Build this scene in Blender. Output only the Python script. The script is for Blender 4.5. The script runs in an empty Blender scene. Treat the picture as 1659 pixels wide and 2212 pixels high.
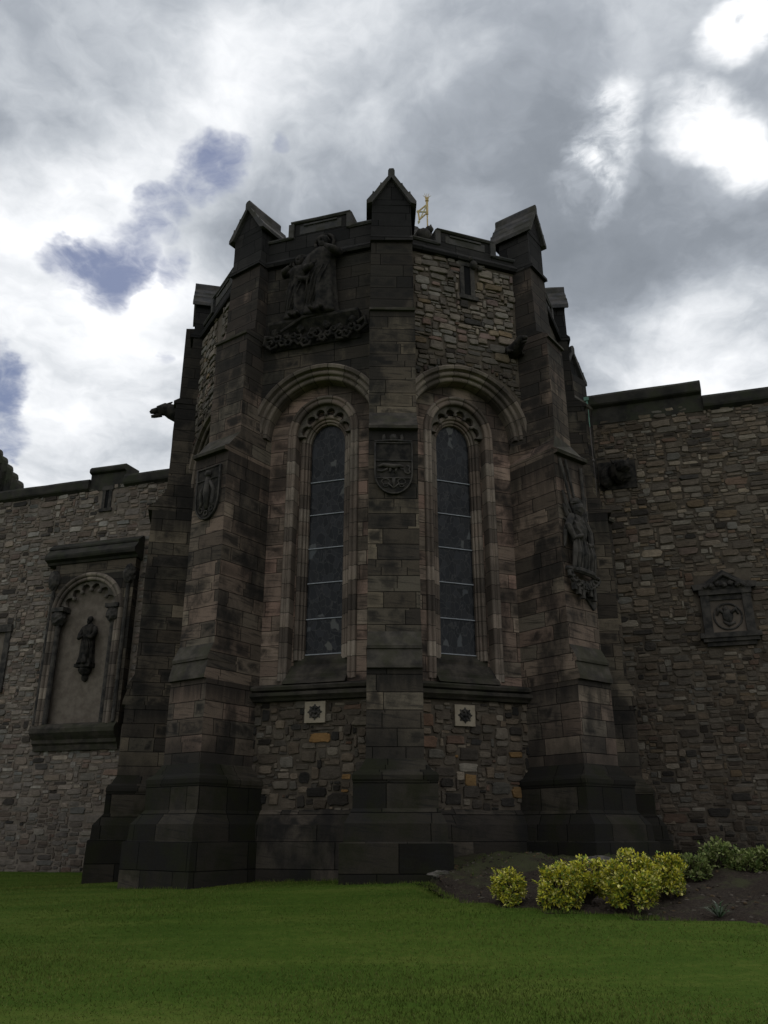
import bpy, math, random
import numpy as np
from mathutils import Vector, Matrix
R = math.radians
S = bpy.context.scene
# ------------------------------------------------------------------ camera
cam = bpy.data.cameras.new('camera'); cam_o = bpy.data.objects.new('camera', cam)
S.collection.objects.link(cam_o); S.camera = cam_o
cam.sensor_fit = 'VERTICAL'; cam.sensor_height = 36.0; cam.lens = 1800/2212*36
cam.clip_start = .1; cam.clip_end = 3000
cam_o.location = (0, 0, 1.4); cam_o.rotation_euler = (R(90+21), 0, 0)
S.render.resolution_x, S.render.resolution_y = 768, 1024
S.view_settings.view_transform = 'Standard'; S.view_settings.look = 'None'
S.view_settings.exposure = 0.0; S.view_settings.gamma = 1.0
S.cycles.max_bounces = 5; S.cycles.diffuse_bounces = 3

TH = R(21); CS, SN = math.cos(TH), math.sin(TH); FP = 1800.
def ray(px, py):                       # pixel of the 1659-wide view -> direction with y = 1
    u = (px-829.5)/FP; v = (1106-py)/FP; d = CS-v*SN
    return Vector((u/d, 1.0, (SN+v*CS)/d))

# ------------------------------------------------------------------ node helper
class NT:
    def __init__(s, tree): s.t = tree; s.n = tree.nodes; s.l = tree.links
    def new(s, typ, ins=None, **kw):
        n = s.n.new(typ)
        for k, v in kw.items(): setattr(n, k, v)
        if ins:
            for k, v in ins.items(): s.put(n.inputs[k], v)
        return n
    def put(s, sock, v):
        if isinstance(v, bpy.types.NodeSocket): s.l.new(v, sock)
        elif isinstance(v, (tuple, list)) and len(v) == 3 and sock.type == 'RGBA': sock.default_value = (*v, 1)
        else: sock.default_value = v
    def m(s, op, a, b=None, c=None, clamp=False):
        n = s.n.new('ShaderNodeMath'); n.operation = op; n.use_clamp = clamp
        for i, v in enumerate((a, b, c)):
            if v is not None: s.put(n.inputs[i], v)
        return n.outputs[0]
    def vm(s, op, a, b=None):
        n = s.n.new('ShaderNodeVectorMath'); n.operation = op
        s.put(n.inputs[0], a)
        if b is not None: s.put(n.inputs[3 if op == 'SCALE' else 1], b)
        return n.outputs['Value' if op in ('DOT_PRODUCT', 'LENGTH') else 'Vector']
    def ss(s, x, a, b, lo=0., hi=1.):
        n = s.new('ShaderNodeMapRange', {'Value': x, 'From Min': a, 'From Max': b, 'To Min': lo, 'To Max': hi}, interpolation_type='SMOOTHSTEP')
        return n.outputs['Result']
    def noise(s, vec, scale, detail=4, rough=.55, dist=0., out=0):
        n = s.new('ShaderNodeTexNoise', {'Scale': scale, 'Detail': detail, 'Roughness': rough, 'Distortion': dist})
        if vec is not None: s.put(n.inputs['Vector'], vec)
        return n.outputs[out]
    def wn(s, vec, out='Value'):
        n = s.new('ShaderNodeTexWhiteNoise', {'Vector': vec}); return n.outputs[out]
    def xyz(s, x, y, z=0.):
        return s.new('ShaderNodeCombineXYZ', {0: x, 1: y, 2: z}).outputs[0]
    def sep(s, v): return s.new('ShaderNodeSeparateXYZ', {0: v}).outputs
    def mix(s, f, a, b, blend='MIX'):
        n = s.n.new('ShaderNodeMix'); n.data_type = 'RGBA'; n.blend_type = blend
        s.put(n.inputs[0], f); s.put(n.inputs[6], a); s.put(n.inputs[7], b); return n.outputs[2]
    def ramp(s, x, stops, interp='LINEAR'):
        n = s.n.new('ShaderNodeValToRGB'); s.put(n.inputs[0], x); e = n.color_ramp.elements
        n.color_ramp.interpolation = interp
        while len(e) < len(stops): e.new(.5)
        for i, (p, c) in enumerate(stops): e[i].position = p; e[i].color = (*c, 1)
        return n.outputs[0]

# ------------------------------------------------------------------ sky and sun
W = bpy.data.worlds.new('World'); S.world = W; W.use_nodes = True
nt = NT(W.node_tree); nt.n.clear()
SUN_EL, SUN_AZ = 52., 28.             # azimuth clockwise from +Y (behind the tower, to the right)
sky = nt.new('ShaderNodeTexSky', sky_type='NISHITA', sun_disc=False, sun_elevation=R(SUN_EL), sun_rotation=R(SUN_AZ))
tc = nt.new('ShaderNodeTexCoord').outputs['Generated']
dirv = nt.vm('NORMALIZE', tc)
dx, dy, dz = nt.sep(dirv)
zz = nt.m('ADD', nt.m('MAXIMUM', dz, -.02), .28)
pl = nt.xyz(nt.m('DIVIDE', dx, zz), nt.m('DIVIDE', dy, zz), 0.)
warp = nt.vm('SUBTRACT', nt.noise(pl, 2.2, 5, .6, out=1), (.5, .5, .5))
plw = nt.vm('ADD', pl, nt.vm('SCALE', warp, .30))
n_big = nt.noise(plw, 1.6, 8, .52)
n_mid = nt.noise(plw, 4.2, 8, .58)
n_fine = nt.noise(plw, 11., 6, .6)
dwarp = nt.vm('NORMALIZE', nt.vm('ADD', dirv, nt.vm('SCALE', nt.vm('SUBTRACT', nt.noise(pl, 3.2, 6, .62, out=1), (.5, .5, .5)), .15)))
def blob(px, py, rad, amp, acc):
    d = ray(px, py).normalized()
    c = nt.vm('DOT_PRODUCT', dwarp, tuple(d))
    return nt.m('ADD', acc, nt.ss(c, math.cos(rad/FP*1.45), 1.0, 0, amp*1.15))
sunp = nt.vm('ADD', plw, (.035, .075, 0.))
rim = nt.m('SUBTRACT', n_mid, nt.noise(sunp, 4.2, 8, .58))           # lit and shaded sides of the cloud lumps
val = nt.m('ADD', nt.m('MULTIPLY', n_big, .55), nt.m('ADD', nt.m('MULTIPLY', n_mid, .55), nt.m('MULTIPLY', n_fine, .26)))
val = nt.m('ADD', nt.m('MULTIPLY_ADD', rim, .60, val), -.042)
for b in [(900, 300, 300, -.17), (1060, 220, 170, -.11), (700, 380, 220, -.13), (560, 440, 170, -.08), (480, 560, 120, -.06), (1050, 420, 200, -.06),
          (100, 110, 220, -.13), (60, 230, 160, -.07), (260, 60, 160, -.08), (1300, 110, 220, -.10), (1420, 200, 160, -.05), (1450, 560, 280, -.17), (1300, 640, 220, -.14), (1560, 500, 180, -.10), (1200, 560, 140, -.10), (1600, 180, 120, -.05), (1400, 400, 120, -.06),
          (640, 190, 190, .14), (520, 250, 150, .10), (880, 70, 220, .06), (560, 60, 200, .05), (1040, 30, 160, .05), (200, 380, 260, .08), (300, 480, 130, .06), (150, 720, 230, .10), (330, 720, 140, .10), (60, 560, 160, .06), (180, 990, 200, .08), (1560, 790, 150, .20), (1400, 800, 140, .16), (1620, 690, 110, .10), (1180, 240, 90, .08), (1420, 300, 120, .06)]:
    val = blob(*b, val)
hi = 0.
for b in [(1290, 305, 70, .26), (1345, 258, 46, .20), (1240, 335, 46, .16), (1255, 415, 64, .26), (1320, 385, 44, .16), (1635, 5, 56, .22), (1605, 45, 52, .24), (1575, 85, 46, .22), (1545, 125, 40, .18), (1490, 270, 52, .20), (1535, 295, 56, .22), (1585, 322, 56, .20), (1635, 352, 60, .22), (1655, 390, 50, .16)]:
    hi = blob(*b, hi)
val = nt.m('MULTIPLY_ADD', hi, nt.ss(nt.m('ADD', n_mid, nt.m('MULTIPLY', nt.m('SUBTRACT', n_fine, .5), .6)), .36, .64, .10, 1.2), val)
cl = nt.ramp(val, [(0., (.235, .262, .300)), (.22, (.285, .315, .358)), (.42, (.41, .445, .495)), (.60, (.60, .635, .68)), (.78, (.84, .865, .90)), (1., (1.12, 1.13, 1.15))])
gap = 0.
for b in [(455, 338, 62, .84), (492, 312, 36, .60), (575, 266, 20, .40), (415, 400, 44, .66), (380, 455, 46, .68), (350, 520, 46, .68), (305, 562, 58, .82), (245, 585, 58, .78), (165, 572, 46, .66), (380, 602, 42, .62), (245, 642, 42, .60), (-10, 880, 76, .92), (10, 955, 52, .70), (365, 800, 26, .32)]:
    gap = nt.m('MAXIMUM', gap, blob(*b, 0.))
gapn = nt.m('ADD', nt.m('MULTIPLY', nt.m('SUBTRACT', n_mid, .5), 2.2), nt.m('MULTIPLY', nt.m('SUBTRACT', n_fine, .5), 2.0))
gapm = nt.m('MULTIPLY', nt.ss(nt.m('ADD', gap, nt.m('MULTIPLY', gapn, nt.ss(gap, .05, .45))), .15, 1.2), .9)
blue = nt.mix(.65, nt.vm('SCALE', sky.outputs[0], .09), (.105, .14, .30))
colr = nt.mix(gapm, cl, blue)
low = nt.ss(dz, -.12, .05)
colr = nt.mix(low, (.10, .105, .10), colr)
bg = nt.new('ShaderNodeBackground', {'Color': colr, 'Strength': 1.0})
nt.l.new(bg.outputs[0], nt.new('ShaderNodeOutputWorld').inputs[0])
sun = bpy.data.lights.new('sun', 'SUN'); sun.energy = .55; sun.angle = R(16); sun.color = (1, .96, .9)
sun_o = bpy.data.objects.new('sun', sun); S.collection.objects.link(sun_o)
sun_o.rotation_euler = Vector((math.sin(R(SUN_AZ))*math.cos(R(SUN_EL)), math.cos(R(SUN_AZ))*math.cos(R(SUN_EL)), math.sin(R(SUN_EL)))).to_track_quat('Z', 'Y').to_euler()

# ------------------------------------------------------------------ materials
def newmat(name):
    m = bpy.data.materials.new(name); m.use_nodes = True; t = NT(m.node_tree); t.n.clear()
    b = t.new('ShaderNodeBsdfPrincipled', {'Roughness': .9, 'Specular IOR Level': .10})
    t.l.new(b.outputs[0], t.new('ShaderNodeOutputMaterial').inputs[0])
    return m, t, b
def bump(t, b, h, strength, dist):
    n = t.new('ShaderNodeBump', {'Height': h, 'Strength': strength, 'Distance': dist}); t.l.new(n.outputs[0], b.inputs['Normal'])
def ashlar(name, stops, soot=.5, h=.415, w=1.12, off=.095, jcol=.45, green=0., highsoot=.5, smudge=.92, low=0., ledges=()):
    m, t, b = newmat(name)
    pos = t.new('ShaderNodeNewGeometry').outputs['Position']
    u, v, _ = t.sep(t.new('ShaderNodeUVMap').outputs[0])
    wob = t.m('MULTIPLY', t.m('SUBTRACT', t.noise(pos, 5, 3), .5), .012)
    y = t.m('DIVIDE', t.m('ADD', t.m('ADD', v, off), wob), h); row = t.m('FLOOR', y); fy = t.m('FRACT', y)
    rr = t.wn(t.xyz(row, 3.3, 1.7))
    ww = t.m('MULTIPLY_ADD', rr, w*.5, w*.75)
    x = t.m('ADD', t.m('DIVIDE', t.m('ADD', u, wob), ww), t.m('MULTIPLY', rr, 37.3)); k = t.m('FLOOR', x); f = t.m('FRACT', x)
    b0 = t.m('MULTIPLY_ADD', t.wn(t.xyz(k, row, .5)), .6, -.3)
    b1 = t.m('MULTIPLY_ADD', t.wn(t.xyz(t.m('ADD', k, 1.), row, .5)), .6, .7)
    idd = t.m('ADD', t.m('SUBTRACT', k, t.m('LESS_THAN', f, b0)), t.m('GREATER_THAN', f, b1))
    ex = t.m('MULTIPLY', t.m('MINIMUM', t.m('ABSOLUTE', t.m('SUBTRACT', f, b0)), t.m('ABSOLUTE', t.m('SUBTRACT', f, b1))), ww)
    ey = t.m('MULTIPLY', t.m('MINIMUM', fy, t.m('SUBTRACT', 1., fy)), h)
    e = t.m('MINIMUM', ex, ey); joint = t.ss(e, .005, .017)
    rc = t.wn(t.xyz(idd, row, 7.7), 'Color'); r1, r2, r3 = t.sep(rc)
    col = t.ramp(r1, stops)
    bri = t.m('MULTIPLY_ADD', r2, .45, .78)
    col = t.mix(1., col, t.xyz(bri, bri, bri), 'MULTIPLY')
    # dark crust in the middle of single blocks, drifting bedding streaks, large soot patches
    offs = t.vm('SCALE', rc, 9.)
    uvb = t.vm('ADD', t.xyz(u, v, 0.), offs)
    nb = t.noise(uvb, 2.0, 4, .55, .6)
    cr = t.m('MULTIPLY', t.m('MULTIPLY', t.ss(nb, .36, .66), t.ss(e, .008, .12)), t.m('MULTIPLY', t.ss(r3, .15, .8), smudge))
    streak = t.noise(t.vm('MULTIPLY', t.vm('ADD', t.xyz(u, t.m('MULTIPLY_ADD', u, .12, v), 0.), offs), (1.3, 17., 1.)), 1., 4, .6)
    st = t.m('MULTIPLY', t.ss(streak, .50, .70), .72)
    big = t.noise(t.vm('MULTIPLY', pos, (.9, .9, .45)), 1.1, 5, .62)
    z = t.sep(pos)[2]
    hs = t.m('MULTIPLY', t.ss(z, 11.5, 18.), highsoot)
    sm = t.m('MULTIPLY', t.ss(t.m('ADD', big, t.m('MULTIPLY', hs, .28)), .45, .64), soot)
    tot = t.m('SUBTRACT', 1., t.m('MULTIPLY', t.m('MULTIPLY', t.m('SUBTRACT', 1., cr), t.m('SUBTRACT', 1., st)), t.m('SUBTRACT', 1., t.m('MAXIMUM', sm, t.m('MULTIPLY', hs, .6)))))
    if low: tot = t.m('MAXIMUM', tot, t.m('MULTIPLY', t.ss(t.m('ADD', z, t.m('MULTIPLY', t.m('SUBTRACT', big, .5), -4.)), 4.6, 2.9), low))
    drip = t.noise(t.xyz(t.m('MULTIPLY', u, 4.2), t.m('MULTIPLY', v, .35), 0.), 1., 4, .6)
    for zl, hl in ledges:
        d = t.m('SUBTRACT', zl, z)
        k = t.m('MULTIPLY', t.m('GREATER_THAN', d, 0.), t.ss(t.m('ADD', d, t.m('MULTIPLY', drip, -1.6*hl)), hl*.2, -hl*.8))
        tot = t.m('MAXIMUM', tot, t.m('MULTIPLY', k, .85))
    col = t.mix(t.m('MULTIPLY', tot, .93), col, (.016, .0155, .015))
    if green:
        g = t.m('MULTIPLY', t.ss(t.noise(pos, 1.4, 5, .6), .42, .7), green)
        col = t.mix(g, col, (.020, .021, .010))
    fine = t.noise(pos, 34, 3, .6)
    fm = t.m('MULTIPLY_ADD', fine, .7, .65)
    col = t.mix(1., col, t.xyz(fm, fm, fm), 'MULTIPLY')
    jc = t.m('MULTIPLY_ADD', joint, 1-jcol*.75, jcol*.75) if False else joint
    col = t.mix(jc, t.vm('SCALE', col, .22), col)
    t.l.new(col, b.inputs['Base Color'])
    hgt = t.m('ADD', t.m('MULTIPLY', joint, .6), t.m('ADD', t.m('MULTIPLY', r3, .25), t.m('MULTIPLY', t.noise(pos, 16, 5, .65), .5)))
    bump(t, b, hgt, .55, .02)
    return m
PINK = [(0., (.145, .110, .086)), (.25, (.212, .152, .118)), (.5, (.27, .182, .142)), (.7, (.220, .176, .135)), (.88, (.305, .196, .152)), (1., (.33, .262, .20))]
BROWN = [(0., (.055, .046, .038)), (.3, (.084, .068, .052)), (.55, (.112, .088, .065)), (.8, (.100, .085, .065)), (1., (.185, .147, .105))]
SOOT = [(0., (.015, .0135, .011)), (.4, (.026, .023, .018)), (.8, (.040, .034, .026)), (1., (.075, .062, .047))]
MID = [(0., (.085, .069, .055)), (.25, (.125, .097, .075)), (.5, (.165, .120, .092)), (.7, (.140, .116, .089)), (.88, (.195, .135, .104)), (1., (.235, .186, .138))]
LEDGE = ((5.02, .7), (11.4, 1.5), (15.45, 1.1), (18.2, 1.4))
M = {}
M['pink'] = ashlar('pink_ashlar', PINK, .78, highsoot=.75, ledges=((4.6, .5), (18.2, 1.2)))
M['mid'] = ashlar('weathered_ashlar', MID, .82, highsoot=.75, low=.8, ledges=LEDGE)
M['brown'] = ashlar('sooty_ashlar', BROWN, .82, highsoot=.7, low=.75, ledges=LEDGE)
M['plinth'] = ashlar('plinth_stone', SOOT, .6, h=.62, w=1.2, off=.06, green=.75, highsoot=0, smudge=.3)
M['wallbase'] = ashlar('wall_base_stone', [(0., (.040, .034, .028)), (.5, (.070, .058, .046)), (1., (.125, .100, .078))], .85, h=.62, w=1.5, off=.06, green=.35, highsoot=0, smudge=.9)
M['parapet'] = ashlar('parapet_stone', [(0., (.020, .019, .019)), (1., (.044, .040, .037))], .55, h=.5, w=.9, off=.2, highsoot=.25, smudge=.4)
def mould(name, stops, jl, soot=.5):
    m, t, b = newmat(name)
    pos = t.new('ShaderNodeNewGeometry').outputs['Position']
    u, v, _ = t.sep(t.new('ShaderNodeUVMap').outputs[0])
    y = t.m('DIVIDE', t.m('ADD', u, .095), jl); k = t.m('FLOOR', y); f = t.m('FRACT', y)
    e = t.m('MULTIPLY', t.m('MINIMUM', f, t.m('SUBTRACT', 1., f)), jl); joint = t.ss(e, .004, .016)
    r1, r2, r3 = t.sep(t.wn(t.xyz(k, 2.2, 5.1), 'Color'))
    col = t.ramp(r1, stops)
    big = t.noise(t.vm('MULTIPLY', pos, (1., 1., .5)), 1.5, 5, .62)
    col = t.mix(t.m('MULTIPLY', t.ss(t.m('MULTIPLY_ADD', r3, .2, big), .42, .74), soot), col, (.018, .017, .017))
    fm = t.m('MULTIPLY_ADD', t.noise(pos, 30, 3, .6), .7, .65)
    col = t.mix(1., col, t.xyz(fm, fm, fm), 'MULTIPLY')
    col = t.mix(joint, t.vm('SCALE', col, .3), col)
    t.l.new(col, b.inputs['Base Color'])
    bump(t, b, t.m('ADD', joint, t.m('MULTIPLY', t.noise(pos, 18, 4, .6), .4)), .4, .012)
    return m
M['mould'] = mould('window_moulding_stone', [(0., (.12, .097, .08)), (.5, (.23, .175, .138)), (1., (.34, .28, .225))], .415, .55)
M['archst'] = mould('arch_voussoir_stone', [(0., (.11, .09, .075)), (.5, (.20, .16, .128)), (1., (.29, .24, .19))], .46, .6)
def plain(name, c1, c2, scale=3., rough=.9, bs=.4, bd=.02, spec=.10, moss=None):
    m, t, b = newmat(name)
    pos = t.new('ShaderNodeNewGeometry').outputs['Position']
    n = t.noise(pos, scale, 6, .62)
    col = t.mix(t.ss(n, .32, .68), c1, c2)
    if moss: col = t.mix(t.m('MULTIPLY', t.ss(t.noise(pos, 1.7, 5, .6), .45, .62), .7), col, moss)
    t.l.new(col, b.inputs['Base Color']); b.inputs['Roughness'].default_value = rough; b.inputs['Specular IOR Level'].default_value = spec
    bump(t, b, t.noise(pos, scale*7, 5, .65), bs, bd)
    return m
M['carved'] = plain('carved_stone', (.028, .027, .026), (.085, .075, .065), 3.5)
M['carvedlight'] = plain('weathered_carving', (.06, .053, .047), (.17, .148, .12), 4.)
M['relief'] = plain('dark_relief_stone', (.014, .0135, .013), (.048, .042, .036), 5.)  # near-black mottled stone of figures, shields and beasts
M['cusp'] = plain('cusp_stone', (.075, .066, .057), (.15, .128, .105), 4.)
M['string'] = plain('string_course_stone', (.026, .024, .021), (.080, .068, .055), 2.2, moss=(.045, .045, .028))
M['setoff'] = plain('weathered_slope_stone', (.036, .032, .028), (.085, .074, .060), 2.6, moss=(.046, .044, .028))
M['slab'] = plain('skylit_slab_stone', (.050, .050, .052), (.095, .086, .079), 2.5, moss=(.045, .043, .032))  # stone made lighter than the gables, painting in sky light on the slabs
M['coping'] = plain('wall_coping_stone', (.024, .023, .021), (.055, .050, .042), 1.6, moss=(.040, .043, .026))
M['pale'] = plain('pale_new_stone', (.27, .225, .165), (.34, .285, .215), 6.)
M['panelstone'] = plain('niche_back_stone', (.085, .070, .058), (.165, .132, .105), .9)
M['mortar'] = plain('lime_mortar', (.12, .098, .078), (.18, .150, .122), 3.)
M['mortardark'] = plain('sooty_mortar', (.060, .048, .036), (.115, .094, .072), 2.)
M['slitshade'] = plain('painted_slit_shade', (.008, .008, .009), (.012, .012, .012), 3.)  # near-black colour that paints the shade inside the slits
M['bar'] = plain('grey_metal_bar', (.30, .31, .33), (.40, .41, .44), 8., rough=.5, bs=.1)
M['gold'] = plain('gilded_metal', (.50, .36, .15), (.62, .47, .24), 8., rough=.45, bs=.1)
M['goldpale'] = plain('cream_gilding', (.55, .50, .30), (.62, .56, .36), 8., rough=.5, bs=.1)
M['pipe'] = plain('dark_painted_pipe', (.07, .062, .058), (.13, .115, .105), 5., rough=.6, bs=.15)
M['verdigris'] = plain('verdigris_copper', (.11, .22, .17), (.20, .33, .27), 6., rough=.7)
M['bark'] = plain('shrub_bark', (.05, .04, .03), (.09, .07, .05), 9.)
M['rock'] = plain('outcrop_rock', (.05, .045, .04), (.15, .135, .115), 4., bs=.8, bd=.05, moss=(.05, .055, .025))
def stone_mat(name, soot=.35, zs=None):
    m, t, b = newmat(name)
    pos = t.new('ShaderNodeNewGeometry').outputs['Position']
    at = t.new('ShaderNodeAttribute', attribute_name='tint').outputs['Color']
    n = t.noise(pos, 5.5, 5, .62); fm = t.m('MULTIPLY_ADD', n, 1.1, .45)
    col = t.mix(1., at, t.xyz(fm, fm, fm), 'MULTIPLY')
    st = t.noise(t.vm('MULTIPLY', pos, (3., 3., 22.)), 1., 4, .6)
    s2 = t.m('MULTIPLY_ADD', st, .7, .65); col = t.mix(1., col, t.xyz(s2, s2, s2), 'MULTIPLY')
    big = t.noise(t.vm('MULTIPLY', pos, (.8, .8, .5)), .8, 5, .6)
    col = t.mix(t.m('MULTIPLY', t.ss(big, .45, .72), soot), col, (.02, .019, .018))
    t.l.new(col, b.inputs['Base Color'])
    bump(t, b, t.m('ADD', t.noise(pos, 13, 5, .65), t.m('MULTIPLY', st, .6)), .7, .03)
    return m
M['stone'] = stone_mat('rubble_stone')
def glass_mat():
    m, t, b = newmat('stained_glass')
    u, v, _ = t.sep(t.new('ShaderNodeUVMap').outputs[0])
    p = t.xyz(u, t.m('MULTIPLY', v, .62), 0.)
    pw = t.vm('ADD', p, t.vm('SCALE', t.vm('SUBTRACT', t.noise(p, 3., 3, out=1), (.5, .5, .5)), .25))
    vo = t.new('ShaderNodeTexVoronoi', {'Vector': pw, 'Scale': 6.5}, feature='DISTANCE_TO_EDGE').outputs['Distance']
    vc = t.new('ShaderNodeTexVoronoi', {'Vector': pw, 'Scale': 6.5}, feature='F1').outputs['Color']
    r1, r2, r3 = t.sep(vc)
    col = t.ramp(r1, [(0., (.006, .007, .008)), (.35, (.013, .0145, .017)), (.6, (.016, .016, .017)), (.8, (.022, .023, .026)), (.975, (.030, .031, .034)), (.983, (.08, .085, .09)), (1., (.11, .105, .09))])
    col = t.mix(t.ss(vo, .015, .05), (.046, .045, .044), col)
    t.l.new(col, b.inputs['Base Color']); b.inputs['Roughness'].default_value = .30; b.inputs['Specular IOR Level'].default_value = .16
    bump(t, b, t.m('ADD', t.m('MULTIPLY', r2, .5), t.ss(vo, .0, .04)), .25, .01)
    return m
M['glass'] = glass_mat()
def leaf_mat(name, attr='tint'):
    m, t, b = newmat(name)
    at = t.new('ShaderNodeAttribute', attribute_name=attr).outputs['Color']
    t.l.new(at, b.inputs['Base Color']); b.inputs['Roughness'].default_value = .7; b.inputs['Specular IOR Level'].default_value = .12 if name == 'leaf' else .03
    return m
M['leaf'] = leaf_mat('leaf'); M['grassblade'] = leaf_mat('grass_blade')
def lawn_mat():
    m, t, b = newmat('mown_lawn')
    pos = t.new('ShaderNodeNewGeometry').outputs['Position']
    n = t.noise(t.vm('MULTIPLY', pos, (.35, 1.1, 1.)), .8, 5, .62); n2 = t.noise(pos, 6., 5, .7); n3 = t.noise(pos, 60., 2, .6)
    col = t.ramp(t.m('ADD', t.m('MULTIPLY', n, .6), t.m('MULTIPLY', n2, .4)), [(.34, (.036, .070, .009)), (.5, (.056, .094, .013)), (.66, (.100, .126, .024))])
    f = t.m('MULTIPLY_ADD', n3, .6, .7); b.inputs['Specular IOR Level'].default_value = .03; col = t.mix(1., col, t.xyz(f, f, f), 'MULTIPLY')
    t.l.new(col, b.inputs['Base Color']); bump(t, b, n3, .6, .03)
    return m
M['lawn'] = lawn_mat()
def soil_mat():
    m, t, b = newmat('bed_soil')
    pos = t.new('ShaderNodeNewGeometry').outputs['Position']
    n = t.noise(pos, 1.2, 6, .65); n2 = t.noise(pos, 22., 5, .7)
    col = t.ramp(n2, [(.3, (.022, .017, .013)), (.55, (.045, .034, .026)), (.75, (.085, .068, .052))])
    y = t.sep(pos)[1]
    g = t.m('MULTIPLY', t.ss(t.m('ADD', n, t.m('MULTIPLY', t.ss(y, 17., 19.8), .20)), .50, .68), .85)
    col = t.mix(g, col, (.060, .062, .030))
    t.l.new(col, b.inputs['Base Color']); bump(t, b, t.m('ADD', n2, n), .9, .06)
    return m
M['soil'] = soil_mat()

# ------------------------------------------------------------------ mesh builder
class MB:
    def __init__(s): s.v = []; s.f = []; s.uv = []; s.mi = []; s.tint = None
    def add(s, pts, faces, uvs=None, mi=0):
        o = len(s.v); s.v += [tuple(p) for p in pts]
        for i, f in enumerate(faces):
            s.f.append(tuple(o+k for k in f)); s.uv.append(uvs[i] if uvs else None); s.mi.append(mi)
    def quad(s, a, b, c, d, mi=0, uv=None): s.add([a, b, c, d], [(0, 1, 2, 3)], [uv] if uv else None, mi)
    def loft(s, rings, closed=True, cap=True, mi=0, mif=None):
        n = len(rings[0]); pts = [p for r in rings for p in r]; fs = []; ms = []
        for i in range(len(rings)-1):
            for j in range(n if closed else n-1):
                k = (j+1) % n; fs.append((i*n+j, i*n+k, (i+1)*n+k, (i+1)*n+j)); ms.append(mif(i, j) if mif else mi)
        if cap and closed:
            fs.append(tuple(range(n-1, -1, -1))); ms.append(mif(0) if mif else mi)
            fs.append(tuple((len(rings)-1)*n+j for j in range(n))); ms.append(mif(len(rings)-2) if mif else mi)
        o = len(s.v); s.v += [tuple(p) for p in pts]
        for f, mm in zip(fs, ms): s.f.append(tuple(o+k for k in f)); s.uv.append(None); s.mi.append(mm)
    def tube(s, path, rad, n=8, cap=True, mi=0):
        path = [Vector(p) for p in path]; rr = rad if isinstance(rad, (list, tuple)) else [rad]*len(path); rings = []
        for i, p in enumerate(path):
            d = (path[min(i+1, len(path)-1)]-path[max(i-1, 0)]).normalized()
            a = d.orthogonal() if i == 0 else (pa - d*pa.dot(d))
            a.normalize(); pa = a; bb = d.cross(a)
            rings.append([p+(a*math.cos(t)+bb*math.sin(t))*rr[i] for t in [2*math.pi*k/n for k in range(n)]])
        s.loft(rings, True, cap, mi)
    def ball(s, c, rx, ry=None, rz=None, ax=None, nu=12, nv=8, mi=0, rng=None, jit=0.):
        ry = ry or rx; rz = rz or rx; c = Vector(c); A = ax or (Vector((1, 0, 0)), Vector((0, 1, 0)), Vector((0, 0, 1))); rings = []
        for i in range(nv+1):
            ph = math.pi*(i+.02)/(nv+.04); r = []
            for j in range(nu):
                t = 2*math.pi*j/nu; k = 1+(rng.uniform(-jit, jit) if rng else 0)
                r.append(c+A[0]*(rx*k*math.sin(ph)*math.cos(t))+A[1]*(ry*k*math.sin(ph)*math.sin(t))-A[2]*(rz*k*math.cos(ph)))
            rings.append(r)
        s.loft(rings, True, True, mi)
    def build(s, name, mats, parent=None, smooth=False):
        me = bpy.data.meshes.new(name); me.from_pydata(s.v, [], s.f)
        mats = mats if isinstance(mats, list) else [mats]
        for m in mats: me.materials.append(M[m])
        me.update()
        me.polygons.foreach_set('material_index', s.mi)
        uvl = me.uv_layers.new(name='UVMap'); uv = np.zeros((len(me.loops), 2))
        for p, fu in zip(me.polygons, s.uv):
            if fu:
                for li, q in zip(p.loop_indices, fu): uv[li] = q
            else:
                n = p.normal
                if abs(n.z) < .93:
                    l = math.hypot(n.x, n.y); tx, ty = -n.y/l, n.x/l
                    if tx < 0: tx, ty = -tx, -ty
                    for li, vi in zip(p.loop_indices, p.vertices):
                        c = s.v[vi]; uv[li] = (c[0]*tx+c[1]*ty, c[2])
                else:
                    for li, vi in zip(p.loop_indices, p.vertices): c = s.v[vi]; uv[li] = (c[0], c[1])
        uvl.data.foreach_set('uv', uv.ravel())
        if s.tint is not None:
            a = me.attributes.new('tint', 'FLOAT_COLOR', 'POINT'); t = np.ones((len(s.v), 4)); t[:, :3] = np.array(s.tint); a.data.foreach_set('color', t.ravel())
        if smooth: me.polygons.foreach_set('use_smooth', [True]*len(me.polygons))
        o = bpy.data.objects.new(name, me); S.collection.objects.link(o)
        if parent: setpar(o, parent)
        return o
ROOT = {}
def setpar(o, parent):
    o.parent = parent
    top = parent
    while top.parent: top = top.parent
    o.matrix_parent_inverse = Matrix.Translation(-Vector(top.location)) if parent is top and parent.type == 'EMPTY' else Matrix.Identity(4)
def tag(o, label, cat, group=None):
    o['label'] = label; o['category'] = cat
    if group: o['group'] = group
    return o
def thing(name, loc, label, cat, group=None):
    o = bpy.data.objects.new(name, None); o.location = loc; o.empty_display_size = .3; S.collection.objects.link(o)
    return tag(o, label, cat, group)
V3 = lambda p, z: Vector((p[0], p[1], z))
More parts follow.
